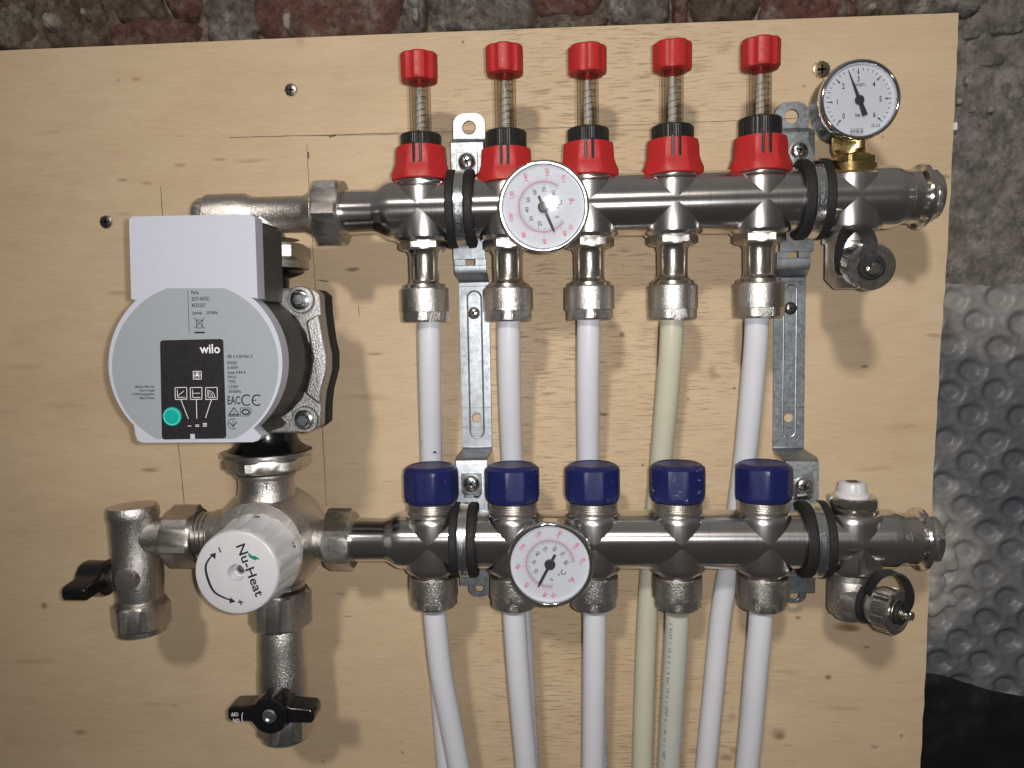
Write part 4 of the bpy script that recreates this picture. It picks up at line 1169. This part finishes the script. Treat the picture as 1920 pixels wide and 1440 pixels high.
DL = thing("drain_cock", "drain cock under the lower manifold turned to the right, strap looped over its cap", "drain cock", (LP[5], -HB, LZ - 17), "drain cocks with black cap straps")
ox = LP[5]; o = V((ox, -HB, 0))
zz = [at(1596, q, HB + 13).z for q in (1074, 1095, 1099, 1155, 1165, 1172)]
body = obj("body", MB().lathe(o, Z, [(12.6, zz[0] + 5), (12.8, zz[1]), (12.2, zz[1] - .6), (12.6, zz[2] - .6), (12.6, zz[3]), (12.0, zz[3] - 2.2), (9, zz[4]), (8.4, zz[5]), (5, zz[5] - .3)], 48), 'cast', DL, ang=28)
p = at(1578.5, 1129, HB + 11.0)
nrm = (p - V((ox, -HB, p.z))).normalized(); p = V((ox, -HB, p.z)) + nrm * 12.65
tx, ty, _ = frame(nrm, X)
lg = MB().tube([p + tx * 3.0 * math.cos(a) + ty * 2.7 * math.sin(a) for a in [2 * PI * i / 24 for i in range(25)]], .45, 6, False)
lg.tube([p + tx * 1.6 * math.cos(a) + ty * 1.0 * math.sin(a) for a in [2 * PI * i / 20 for i in range(21)]], .4, 6, False)
obj("cast_emblem", lg, 'castsmooth', body)
A_ = at(1614, 1128, 66); B_ = at(1686, 1149, 84)
axd = (B_ - A_).normalized()
obj("outlet", MB().lathe(A_, axd, [(8.5, -8), (7.6, 3), (7.6, 6), (9.6, 8), (9.6, 14)], 36), 'cast', DL)
knurlcap(DL, B_ - axd * 10.5, B_, 12.4, 5.0, X)
xx, yy, zz_ = frame(axd, X)
q0 = A_ + axd * 4.5
ring = [q0 + (xx * math.cos(a) * 1.0 + yy * math.sin(a)) * 9.6 for a in [2 * PI * i / 28 for i in range(29)]]
sm_ = MB().ribbon(ring, axd, 1.6, 1.1)
q1 = B_ + axd * .9
ring = [q1 + (xx * math.cos(a) + yy * math.sin(a)) * 5.0 for a in [2 * PI * i / 28 for i in range(29)]]
sm_.tube(ring, 1.4, 10, False)
pts = smooth_path([at(1626, 1112, 78), at(1633, 1096, 84), at(1646, 1081, 88), at(1664, 1074, 90), at(1684, 1076, 92), at(1698, 1090, 92), at(1705, 1110, 92), at(1704, 1130, 90), at(1697, 1146, 88)], 8)
N = len(pts)
sm_.ribbon(pts, [V((.2, -1, .1)) for k in range(N)], [2.4 + 1.2 * math.sin(PI * k / N) for k in range(N)], .6)
obj("strap", sm_, 'rubber', DL)

# white vent plug
VP = thing("air_vent_plug", "white plastic air vent plug on a nickel nut, right end of the lower manifold", "vent plug", (LP[5], -HB, LZ + 16))
o = V((LP[5], -HB, LZ))
obj("hex_seat", MB().lathe(o, Z, [(14.2, 15.5), (14.2, 18.6), (13, 19)], 48).nut(o, Z, 12.7, (19.0, 25.4), rot=.3), 'nickel', VP, ang=25)
vp = MB().lathe(o, Z, [(9.3, 24.8), (9.5, 26.4), (9.0, 27.2), (7.9, 28), (7.7, 31.5), (7.2, 33.2), (6.2, 33.8), (3.3, 33.8), (3.2, 31.5)], 48, lambda th, r, k: r * (1 - (.05 if (math.cos(4 * th) > .9 and 2 < k < 6) else 0)))
pg = obj("plug", vp, 'knobwhite', VP, ang=30)
obj("square_socket", MB().box(o + Z * 33.5, (3.0, 3.0, .5)), 'housing', pg)

# ================================================================== LEFT: PUMP TOP ELBOW
EL = thing("union_elbow", "nickel elbow with a hexagon union nut joining the pump to the upper manifold", "pipe fitting", at(520, 400, HB))
a = at(392, 396, HB); b_ = at(600, 399, HB); c = V((0, -HB, UZ - .3))
e = MB().lathe(c, X, [(9.8, at(372, 396, HB).x), (11.5, at(377, 396, HB).x), (11.6, at(391, 396, HB).x)], 48, lambda th, r, k: min(r, 10.4 * hexr(8, .2)(th)), ref=Z)
obj("end_plug", e, 'castsmooth', EL, ang=25)
e = MB().lathe(c, X, [(11.3, at(390, 396, HB).x), (12.9, at(394, 396, HB).x), (12.9, at(462, 396, HB).x), (11.0, at(474, 396, HB).x), (10.6, at(484, 396, HB).x), (10.6, at(572, 396, HB).x), (12.6, at(584, 396, HB).x), (15.5, at(594, 396, HB).x), (15.5, at(602, 396, HB).x)], 48, ref=Z)
ex = at(500, 470, HB).x
e.lathe(V((ex, -HB, 0)), Z, [(10.4, UZ), (10.4, at(500, 438, HB).z), (11.4, at(500, 446, HB).z), (19, at(500, 450, HB).z)], 40)
obj("body", e, 'cast', EL, ang=35)
obj("union_nut", MB().nut(c, X, 18.4, (at(598, 398, HB).x, at(647, 398, HB).x), ref=Z, rot=PI / 6 + .12), 'castsmooth', EL, ang=25)
zA, zB, zC = at(500, 452, HB + 20).z, at(500, 486, HB + 20).z, at(500, 500, HB + 20).z
obj("pump_nut", MB().nut(V((ex, -HB, 0)), Z, 22.0, (zB, zA), rot=.4).lathe(V((ex, -HB, 0)), Z, [(24, zC), (24.5, zB - .5), (22, zB + .5)], 48), 'cast', EL, ang=25)

# ================================================================== PUMP
PU = thing("circulation_pump", "white and black heating circulation pump with a grey-blue round label", "pump", at(500, 680, HB))
pc = at(500, 672, HB)                                              # volute centre
# black cast volute with necks
vm = MB().lathe(V((pc.x, 0, pc.z)), NY, [(30, 26), (34, 30), (36.5, 40), (36.5, 60), (36.5, 70), (34, 75)], 56)
vm.lathe(V((ex, -HB, 0)), Z, [(20, at(500, 502, HB + 15).z), (21.5, at(500, 506, HB + 15).z), (20, at(500, 511, HB + 15).z), (12.5, at(500, 519, HB + 15).z), (12, at(500, 545, HB + 15).z), (15, pc.z + 25)], 40)
vx = at(503, 850, HB).x
vm.lathe(V((vx, -HB, 0)), Z, [(15, pc.z - 25), (17.5, at(500, 815, HB + 15).z), (17.5, at(500, 828, HB + 15).z), (19.5, at(500, 840, HB + 15).z), (22, at(500, 846, HB + 15).z), (24, at(500, 852, HB + 15).z), (24, at(500, 857, HB + 15).z)], 48)
obj("volute", vm, 'gloss', PU, ang=35)
# aluminium motor flange, right half measured, left half mirrored
rh = [(560, 540), (588, 542), (600, 552), (602, 587), (609, 638), (615, 664), (615, 695), (605, 734), (602, 760), (601, 798), (588, 808), (555, 812)]
fd = 84
fc = V((pc.x, -fd, pc.z))
Rg = [at(x, y, fd) for x, y in rh]
Lf = [V((2 * fc.x - p.x, p.y, p.z)) for p in reversed(Rg)]
obj("motor_flange", MB().prism(Rg + Lf, (0, 9, 0)), 'alu', PU, bevel=1.2, seg=3, ang=40)
rib = [(572, 602), (597, 588), (606, 638), (612, 666), (612, 694), (602, 732), (599, 760), (570, 738), (580, 700), (584, 670), (579, 640)]
rim = [at(x, y, fd + 5.5) for x, y in rib]
obj("volute_flange", MB().prism([V((p.x * 1.0, -72, p.z)) for p in Rg + Lf], (0, 12, 0)), 'rubber', PU, bevel=1.0)
obj("flange_rib", MB().prism(rim, (0, 6, 0)), 'alu', PU, bevel=1.6, seg=3, ang=40)
mot = MB().lathe(V((fc.x, 0, fc.z)), NY, [(37, fd - 2), (37, fd + 3), (35, fd + 8), (33.5, fd + 14), (33.2, 118)], 96, lambda th, r, k: r * (1 + (.012 if int(th / (2 * PI) * 48) % 2 else 0)))
obj("motor_body", mot, 'housing', PU, ang=25)
for (x, y) in ((563, 562), (571, 787)):
    for m_ in (0, 1):
        p = at(x, y, fd + 3)
        if m_: p = V((2 * fc.x - p.x, p.y, p.z))
        bl = MB().lathe(p, NY, [(7.6, -4), (7.4, -.6), (7.0, 0), (5.9, 0.05)], 32)
        obj("bolt_boss", bl, 'alu', PU)
        b2 = obj("bolt", MB().lathe(p, NY, [(5.6, 0), (5.6, .9), (4.4, 1), (4.4, 3.9), (4.1, 4.4), (2.7, 4.4)], 32), 'zincscrew', PU, ang=30)
        obj("hex_socket", MB().nut(p, NY, 2.4, (3.0, 4.45), ch=0.01), 'zinc', b2, ang=25)
# white front cover: measured outline
FD = 145


def cp(x, y, d=FD): return at(x, y, d)


out = [(242, 412), (247, 406), (440, 402), (470, 402), (478, 408), (483, 560)]
cc, R0 = V((366.5, 682)), 163
for i in range(0, 31):
    a = R(50 - 98 * i / 30 * 1.0); out.append((cc[0] + R0 * math.cos(a), cc[1] - R0 * math.sin(a)))
out += [(490, 818), (484, 826), (474, 829), (267, 830), (258, 826), (254, 816), (251, 796)]
for i in range(0, 31):
    a = R(225 - 92 * i / 30); out.append((cc[0] + R0 * math.cos(a), cc[1] - R0 * math.sin(a)))
out += [(246, 560)]
P = [cp(*q) for q in out]
obj("front_cover", MB().prism(P, (0, 9, 0)), 'white', PU, bevel=1.0, seg=3, ang=40)
ctr = cp(366, 640)
inner = [V((ctr.x + (p.x - ctr.x) * .955 + .6, -FD + 8.8, ctr.z + (p.z - ctr.z) * .96)) for p in P]
obj("rear_housing", MB().prism(inner, (0, 28, 0)), 'housing', PU, bevel=.8, ang=40)
rbm = MB()
for k in range(16):
    z = cp(0, 425 + k * 8).z; rbm.box(V((cp(483, 500).x - 2.3, -FD + 24, z)), (.5, 10.5, .45))
s_ = obj("cooling_fins", rbm, 'housing', PU, smooth=False)
# label
LD = FD + .15
lab = []
for i in range(0, 61):
    a = R(70 - 150 * i / 60); x, y = 367 + 155 * math.cos(a), 686 - 155 * math.sin(a); lab.append((x, min(y, 823)))
for i in range(0, 61):
    a = R(260 - 150 * i / 60); x, y = 367 + 157 * math.cos(a), 686 - 155 * math.sin(a); lab.append((x, min(y, 823)))
pl2 = []
for q in lab:
    if not pl2 or (V(q) - V(pl2[-1])).length > .5: pl2.append(q)
lb = obj("label", MB().prism([at(x, y, LD) for x, y in pl2], (0, .2, 0)), 'label', PU, smooth=False)
pan = []
for (x, y, sx, sy) in ((300, 638, 1, 1), (418.5, 635.5, -1, 1), (424, 822, -1, -1), (303.5, 824, 1, -1)):
    pan += [(x, y + 5 * sy), (x + 1.5 * sx, y + 1.5 * sy), (x + 5 * sx, y)] if sx * sy > 0 else [(x + 5 * sx, y), (x + 1.5 * sx, y + 1.5 * sy), (x, y + 5 * sy)]
PD = LD + .2
pn = obj("control_panel", MB().prism([at(x, y, PD) for x, y in pan], (0, .25, 0)), 'panel', PU, smooth=False)
bp = at(323.5, 781, PD)
bt_ = obj("green_button", MB().lathe(bp, NY, [(4.65, -.2), (4.65, .5), (4.3, .8)], 40), 'green', PU)
obj("ring_print", MB().lathe(bp, NY, [(3.75, .82), (3.95, .86), (3.95, .88), (3.7, .86)], 48, caps=False), 'ring', bt_)
nt = MB().box(at(361.5, 819, PD + .1), (1.1, .2, 1.4)); obj("notch", nt, 'white', pn, smooth=False)
xd = at(420, 640, LD) - at(300, 641.2, LD); xd.y = 0; xd.normalize(); yd = V((-xd.z, 0, xd.x))


def pt(x, y): return (190 + x / 3.2, 390 + y / 3.2)


tk, tw, ts, tm, tr_, tb_ = MB(), MB(), MB(), MB(), MB(), MB(); K = sc(LD) / 3.2
TD = LD + .08


def tt(mb, s, x, y, cap, al='L', d=TD, sq=.85): mb.text(s, at(*pt(x, y), d), xd, yd, cap * K, al, sq)


tt(tk, "Para", 540, 506, 22); tt(tk, "25/7-50/SC", 541, 545, 22, sq=.8); tt(tk, "4532227", 541, 584, 22, sq=.8)
tdc = MB(); tt(tdc, "20W40", 545, 632, 17); tt(tdc, "2053806", 629, 628, 17)
tt(tr_, "EEI \u2264 0.20-Part 3", 757, 890, 20, sq=.8)
for k, s in enumerate(("IPX4D", "6-50W", "Imax 0.44 A", "PN10", "TF95", "1-230V", "50/60Hz")):
    tt(tr_, s, 757 + k, 929 + k * 28.5, 19, sq=.85)
for k, s in enumerate(("Made by Wilo Intec", "50 av E. Casella", "F-18700 Aubigny/N\u00e8re", "Made in France")):
    tt(tm, s, 319, 1071 + k * 22.5, 15, 'R', sq=.72)
tt(ts, "EAC", 757, 1153, 50, sq=.62)


def stroke(mb, pts, w, d, closed=False):
    """flat line in crop coordinates"""
    q = [at(*pt(*p), d) for p in pts]
    if closed: q.append(q[0])
    for a, c in zip(q[:-1], q[1:]):
        dd = (c - a).normalized(); s = V((-dd.z, 0, dd.x)) * w * .5 * K; e_ = dd * w * .25 * K
        mb.poly([a - s - e_, c - s + e_, c + s + e_, a + s - e_])


for cx, in ((872,), (935,)):
    stroke(ts, [(cx + 30 * math.cos(a), 1153 - 31 * math.sin(a)) for a in [R(55 + 250 * i / 16) for i in range(17)]], 8, TD)
stroke(ts, [(908, 1153), (928, 1153)], 7, TD)
tl_ = MB(); stroke(tl_, [(519, 492), (527, 752)], 3, TD)
# crossed-out bin
stroke(tb_, [(568, 672), (574, 720), (602, 720), (608, 672)], 4, TD, True); stroke(tb_, [(556, 658), (620, 722)], 4, TD); stroke(tb_, [(620, 658), (558, 722)], 4, TD)
stroke(tb_, [(561, 747), (618, 747)], 11, TD)
# recycling style marks
stroke(ts, [(765, 1240), (795, 1198), (825, 1240)], 6, TD, True); stroke(ts, [(760, 1248), (826, 1248)], 6, TD); tt(tk, "2", 795, 1229, 17, 'C')
stroke(ts, [(834, 1200), (898, 1200), (898, 1232), (880, 1248), (834, 1248)], 4, TD, True)
stroke(ts, [(866 + 22 * math.cos(a), 1224 - 14 * math.sin(a)) for a in [R(24 * i) for i in range(16)]], 9, TD)
stroke(ts, [(790 + 31 * math.cos(a), 1295 - 31 * math.sin(a)) for a in [R(60 + 245 * i / 18) for i in range(19)]], 4, TD)
stroke(ts, [(792, 1318), (790, 1270)], 4, TD); stroke(ts, [(770, 1288), (790, 1310), (812, 1284)], 7, TD)
flat("divider_line", tl_, 'ink', lb)
for m_ in (tk, tdc, tm, tr_): flat("label_text", m_, 'ink', lb)
for m_ in (ts, tb_): flat("label_symbols", m_, 'ink', lb)
WD = PD + .08
tt(tw, "wilo", 712, 843, 55, 'R', WD, .95)
stroke(tw, [(551, 980), (600, 980), (600, 1027), (552, 1027)], 4, WD, True)
stroke(tw, [(575 + 18 * math.cos(a), 1004 - 18 * math.sin(a)) for a in [R(24 * i) for i in range(16)]], 3, WD)
tw.poly([at(*pt(*q), WD) for q in ((575, 985), (589, 1010), (561, 1010))])
for k, x in enumerate((442, 533, 625)):
    stroke(tw, [(x, 1078), (x + 70, 1076), (x + 71, 1147), (x + 2, 1149)], 4, WD, True)
    stroke(tw, [(x + 14, 1090), (x + 15, 1137), (x + 60, 1136)], 3.5, WD)
stroke(tw, [(458, 1128), (495, 1098)], 3.5, WD); stroke(tw, [(548, 1112), (592, 1111)], 3.5, WD)
for rr in (16, 28, 40): stroke(tw, [(641 + rr * math.cos(a), 1137 - rr * math.sin(a)) for a in [R(90 * i / 8) for i in range(9)]], 3.5, WD)
stroke(tw, [(478, 1152), (522, 1265)], 4, WD); stroke(tw, [(570, 1152), (573, 1262)], 4, WD); stroke(tw, [(661, 1150), (625, 1259)], 4, WD)
for y in (1308,): stroke(tw, [(519, y), (540, y)], 4, WD)
for y in (1302, 1310): stroke(tw, [(565, y), (586, y)], 4, WD)
for y in (1293, 1301, 1309): stroke(tw, [(610, y), (632, y)], 4, WD)
flat("panel_print", tw, 'whiteink', pn)

# ================================================================== MIXING VALVE
mvx = at(505, 1012, HB).x; mvz = LZ
MV = thing("mixing_valve", "nickel mixing valve with a big white adjusting knob below the pump", "mixing valve", (mvx, -HB, mvz))
bm_ = MB()
bm_.lathe((mvx, -HB, mvz), NY, [(24, -24), (30, -21), (33, -12), (33.5, -2), (32, 8), (29, 14), (27.5, 16), (27.5, 20)], 64)
tz = lambda y, r_=18: at(505, y, HB + r_).z
bm_.lathe((mvx, -HB, 0), Z, [(18, mvz + 10), (18.5, tz(950)), (17.0, tz(935)), (16.2, tz(920)), (16.4, tz(905)), (18.5, tz(898)), (18.5, tz(895))], 48)
bm_.lathe((0, -HB, mvz), X, [(14, mvx + 15), (14, mvx + 27), (12, at(588, 1010, HB).x), (11.6, at(596, 1010, HB).x), (12.6, at(612, 1010, HB).x), (14.5, at(620, 1010, HB).x)], 48, ref=Z)
bm_.lathe((0, -HB, at(400, 1000, HB).z), X, [(13, at(376, 1000, HB).x), (13, at(398, 1000, HB).x), (15, at(412, 1000, HB).x), (16, mvx - 15)], 48, ref=Z)
bz_x = at(530, 1110, HB).x
bm_.lathe((bz_x, -HB, 0), Z, [(17, mvz - 10), (15, tz(1090)), (13.5, tz(1100)), (13.5, tz(1118))], 48)
body = obj("body", bm_, 'cast', MV, ang=40)
p = at(500, 912, HB + 16.3)
flat("cast_letter", MB().text("T", p, X, Z, 4.5), 'castsmooth', body)
flat("cast_letter", MB().text("R", at(603, 1020, HB + 11.9), X, Z, 4.0), 'castsmooth', body)
vx2 = at(502, 876, HB).x
obj("pump_nut", MB().lathe((vx2, -HB, 0), Z, [(24.5, tz(866, 22)), (26.6, tz(862, 22)), (26.6, tz(856, 22)), (22, tz(853, 22))], 56).nut((vx2, -HB, 0), Z, 23.0, (tz(892, 22), tz(864, 22)), rot=.35), 'castsmooth', MV, ang=25)
obj("union_nut", MB().nut((0, -HB, LZ), X, 17.0, (at(617, 1010, HB).x, at(665, 1010, HB).x), ref=Z, rot=PI / 6 + .5), 'castsmooth', MV, ang=25)
nx = at(527, 1155, HB).x
obj("bottom_nut", MB().nut((nx, -HB, 0), Z, 16.8, (tz(1190, 16), tz(1122, 16)), rot=.1), 'castsmooth', MV, ang=25)
# knob
kb = at(480.7, 1046, 75); kf = at(443, 1074, 105); ka = (kf - kb).normalized(); kl = (kf - kb).length


def kfac(th, r_, k): return r_ * (1 - 0.03 * max(0, math.cos(16 * th)) if 1 < k < 6 else 1)


kn = MB().lathe(kb, ka, [(20, -8), (25.9, -2), (26.2, 0), (26.0, 2.5), (24.9, 6), (23.9, kl - 6), (23.3, kl - 1.6), (22.6, kl - .5), (21.5, kl), (4.8, kl), (4.6, kl - .6), (3.6, kl - 6), (1, kl - 6)], 128, kfac)
knob = obj("knob", kn, 'knobwhite', MV, ang=30)
obj("spindle_screw", MB().lathe(kf - ka * 5.9, ka, [(2.7, 0), (2.5, 1.0), (1.2, 1.4)], 24), 'zincscrew', knob)
kx, ky, _ = frame(ka, X)
if ky.z < 0: ky = -ky


def kp(x, y, d=.1):
    """point on the knob face from the 6.55x crop of the photo"""
    sc_ = sc(105) / 6.546
    return kf + ka * d + kx * (x - 542) * sc_ - ky * (y - 882) * sc_


tdir = (kp(840, 1190) - kp(600, 520)); tdir.normalize(); tup = ka.cross(tdir)
if tup.dot(kx) < 0: tup = -tup
pr_ = MB()
vs, fs, (x0, x1) = glyphs("Nu-Heat"); k_ = (kp(845, 1190) - kp(612, 520)).length / (x1 - x0)
pr_.text("Nu-Heat", kp(727, 850), tdir, tup, 5.1, 'C', k_ * .70 / 5.1)
# arc arrow
K6 = sc(105) / 6.546
arc = []
for i in range(25):
    t_ = i / 24; a = R(150 + 100 * t_)
    arc.append((545 + 375 * math.cos(a), 850 - 375 * math.sin(a)))
arc = []
P3 = [(245, 640), (150, 780), (170, 960), (260, 1140), (470, 1245)]
pp = smooth_path([V((x, y, 0)) for x, y in P3], 8)
for i in range(len(pp) - 1):
    a, c = pp[i], pp[i + 1]; t_ = i / (len(pp) - 1); w = (8 + 9 * math.sin(PI * min(1, t_ * 1.0)))
    dd = (c - a).normalized(); s = V((-dd.y, dd.x, 0)) * w
    pr_.poly([kp(*(a - s).xy), kp(*(c - s).xy), kp(*(c + s).xy), kp(*(a + s).xy)])
pr_.poly([kp(205, 640), kp(286, 618), kp(276, 704)]); pr_.poly([kp(525, 1258), kp(440, 1280), kp(452, 1198)])
pr_.poly([kp(316, 548), kp(332, 544), kp(358, 612), kp(340, 620)])
pr_.poly([kp(551, 1258), kp(622, 1254), kp(624, 1270), kp(553, 1276)]); pr_.poly([kp(566, 1234), kp(582, 1230), kp(604, 1300), kp(588, 1306)])
flat("knob_print", pr_, 'ink', knob)
lf = MB().poly([kp(*q) for q in ((703, 640), (716, 622), (745, 655), (800, 668), (838, 690), (850, 716), (815, 705), (800, 722), (750, 700), (715, 675))])
flat("leaf_print", lf, 'leaf', knob)
sk = MB()
for s_, (x, y), rot_ in (("40", (490, 967), -20), ("45", (553, 1020), -65)):
    a = math.atan2(-(y - 1046), x - 480.7); nrm = kx * math.cos(a) + ky * math.sin(a)
    tx = ka.cross(nrm); 
    sk.text(s_, kb + ka * 5.4 + nrm * 25.65, tx, (ka * -1 + nrm * .2).normalized(), 3.0)
flat("scale_print", sk, 'ink', knob)

# ================================================================== BALL VALVES


def handle(t, o, ax, wd, wl=24.0, label=True):
    """black butterfly handle: hub on axis ax, wings along wd; depth 15 along the axis"""
    ax, wd = V(ax).normalized(), V(wd).normalized(); sd = ax.cross(wd)
    P = []
    for q in range(25):      # outline in the plane (wd, sd)
        pass
    prof = [(wl, -3.0), (wl, 2.4), (wl - 2.2, 4.2), (12, 4.8), (9.2, 6.2), (5.5, 9.4), (0, 10.4), (-5.5, 9.4), (-9.2, 6.2), (-12, 4.8), (-wl + 2.2, 4.2), (-wl, 2.4), (-wl, -3.0), (-wl + 2, -4.6), (-12, -4.6), (-9.2, -6.6), (-5.5, -9.6), (0, -10.8), (5.5, -9.6), (9.2, -6.6), (12, -4.6), (wl - 2, -4.6)]
    h = obj("handle", MB().prism([o + wd * a + sd * b for a, b in prof], ax * -15), 'gloss', t, bevel=1.5, seg=3, ang=45)
    mb = MB().lathe(o, ax, [(10.8, -13), (11.2, -1), (10.4, 1.2), (9.0, 1.9), (5.0, 2.0), (4.8, .9)], 40)
    obj("hub", mb, 'gloss', h)
    obj("handle_screw", MB().lathe(o, ax, [(4.4, .6), (4.4, 1.8), (3.6, 2.6), (2.3, 2.7), (2.1, 1.9), (1.0, 2.2)], 28), 'zincscrew', h)
    return h


BV = thing("ball_valve", "vertical ball valve below the mixing valve with its black handle facing forward", "ball valve", at(532, 1240, HB), "black handled ball valves")
vx3 = at(531, 1240, HB).x
zy = lambda y, r_=14: at(530, y, HB + r_).z
bmb = MB().lathe((vx3, -HB, 0), Z, [(12.5, zy(1185)), (13.4, zy(1196)), (14.2, zy(1225)), (14.4, zy(1262)), (15.2, zy(1278)), (15.4, zy(1320)), (14.4, zy(1345)), (13, zy(1358)), (13, zy(1372))], 40)
bmb.lathe((vx3, 0, zy(1316, 0)), NY, [(9, HB + 5), (9, HB + 17), (7, HB + 18), (7, HB + 24)], 32)
obj("body", bmb, 'cast', BV, ang=35)
obj("nut", MB().nut((at(537, 1370, HB).x, -HB, 0), Z, 15.2, (zy(1397), zy(1352)), rot=.35).lathe((at(537, 1370, HB).x, -HB, 0), Z, [(13, zy(1403)), (14.2, zy(1402)), (14.4, zy(1396))], 40), 'castsmooth', BV, ang=25)
ho = at(506.5, 1341, 87)
h = handle(BV, ho, NY, V((1, 0, -.015)), 25.5)
tx = MB()
q = at(444, 1338.5, 87.2); tx.text("OFF", at(440, 1339.5, 87.2), -X, -Z, 2.2, 'C', .8); tx.text("ON", at(443, 1351, 87.2), -X, -Z, 2.2, 'C', .8)
ar = [at(456 + 2.5 * math.cos(a), 1345 - 9 * math.sin(a), 87.2) for a in [R(100 + 160 * i / 8) for i in range(9)]]
for a, c in zip(ar[:-1], ar[1:]): tx.poly([a - X * .2, c - X * .2, c + X * .2, a + X * .2])
flat("handle_print", tx, 'whiteink', h)

BW = thing("ball_valve", "side ball valve left of the mixing valve with its black handle pointing left", "ball valve", at(256, 1060, HB), "black handled ball valves")
ax0, ax1 = at(250, 960, HB), at(267, 1160, HB); axv = (ax0 - ax1).normalized(); Lw = (ax0 - ax1).length
m2 = MB().lathe(ax1, axv, [(12.5, Lw * .12), (13.6, Lw * .22), (14.6, Lw * .38), (14.6, Lw * .55), (14.2, Lw * .6), (14.2, Lw * .93), (15.0, Lw * .96), (15.1, Lw * 1.02), (14.2, Lw * 1.06), (6, Lw * 1.07)], 48)
hz = at(300, 1005, HB).z; xb = at(256, 1005, HB).x
m2.lathe((0, -HB, hz), X, [(11.5, xb), (11.5, at(312, 1005, HB).x), (12.3, at(322, 1005, HB).x), (13.5, at(328, 1005, HB).x)], 40, ref=Z)
bs_ = at(238, 1087, HB + 14)
m2.lathe(V((bs_.x, -HB, bs_.z)), NY, [(7.2, 5), (7.2, 15.2), (6.6, 16.2), (2, 16.6)], 32)
m2.lathe(V((0, -HB, at(230, 1083, HB).z)), X, [(5, at(205, 1083, HB).x), (7, at(214, 1083, HB).x), (8, at(236, 1083, HB).x)], 24)
obj("body", m2, 'cast', BW, ang=35)
obj("union_nut", MB().nut((0, -HB, hz), X, 17.0, (at(322, 1005, HB).x, at(376, 1005, HB).x), ref=Z, rot=PI / 6 + .3), 'castsmooth', BW, ang=25)
thd = []
for q in range(4): thd += [(14.2, at(378 + q * 8, 1000, HB).x), (13.3, at(382 + q * 8, 1000, HB).x)]
obj("thread", MB().lathe((0, -HB, at(395, 1003, HB).z), X, thd, 40, ref=Z), 'nickel', BW, ang=20)
obj("bottom_nut", MB().nut(ax1, axv, 15.4, (-4.5, 11), rot=.2).lathe(ax1, axv, [(13, -8), (14.8, -7.4), (15, -4)], 40).lathe(ax1, axv, [(13.5, 10.5), (13.9, 12), (13.2, 12.6), (13.9, 13.4), (13.2, 14)], 40), 'castsmooth', BW, ang=25)
handle(BW, at(163, 1084, HB), V((-1, 0, 0)), V((0, -1, -.05)), 25.5)
print("objects", len(bpy.data.objects))
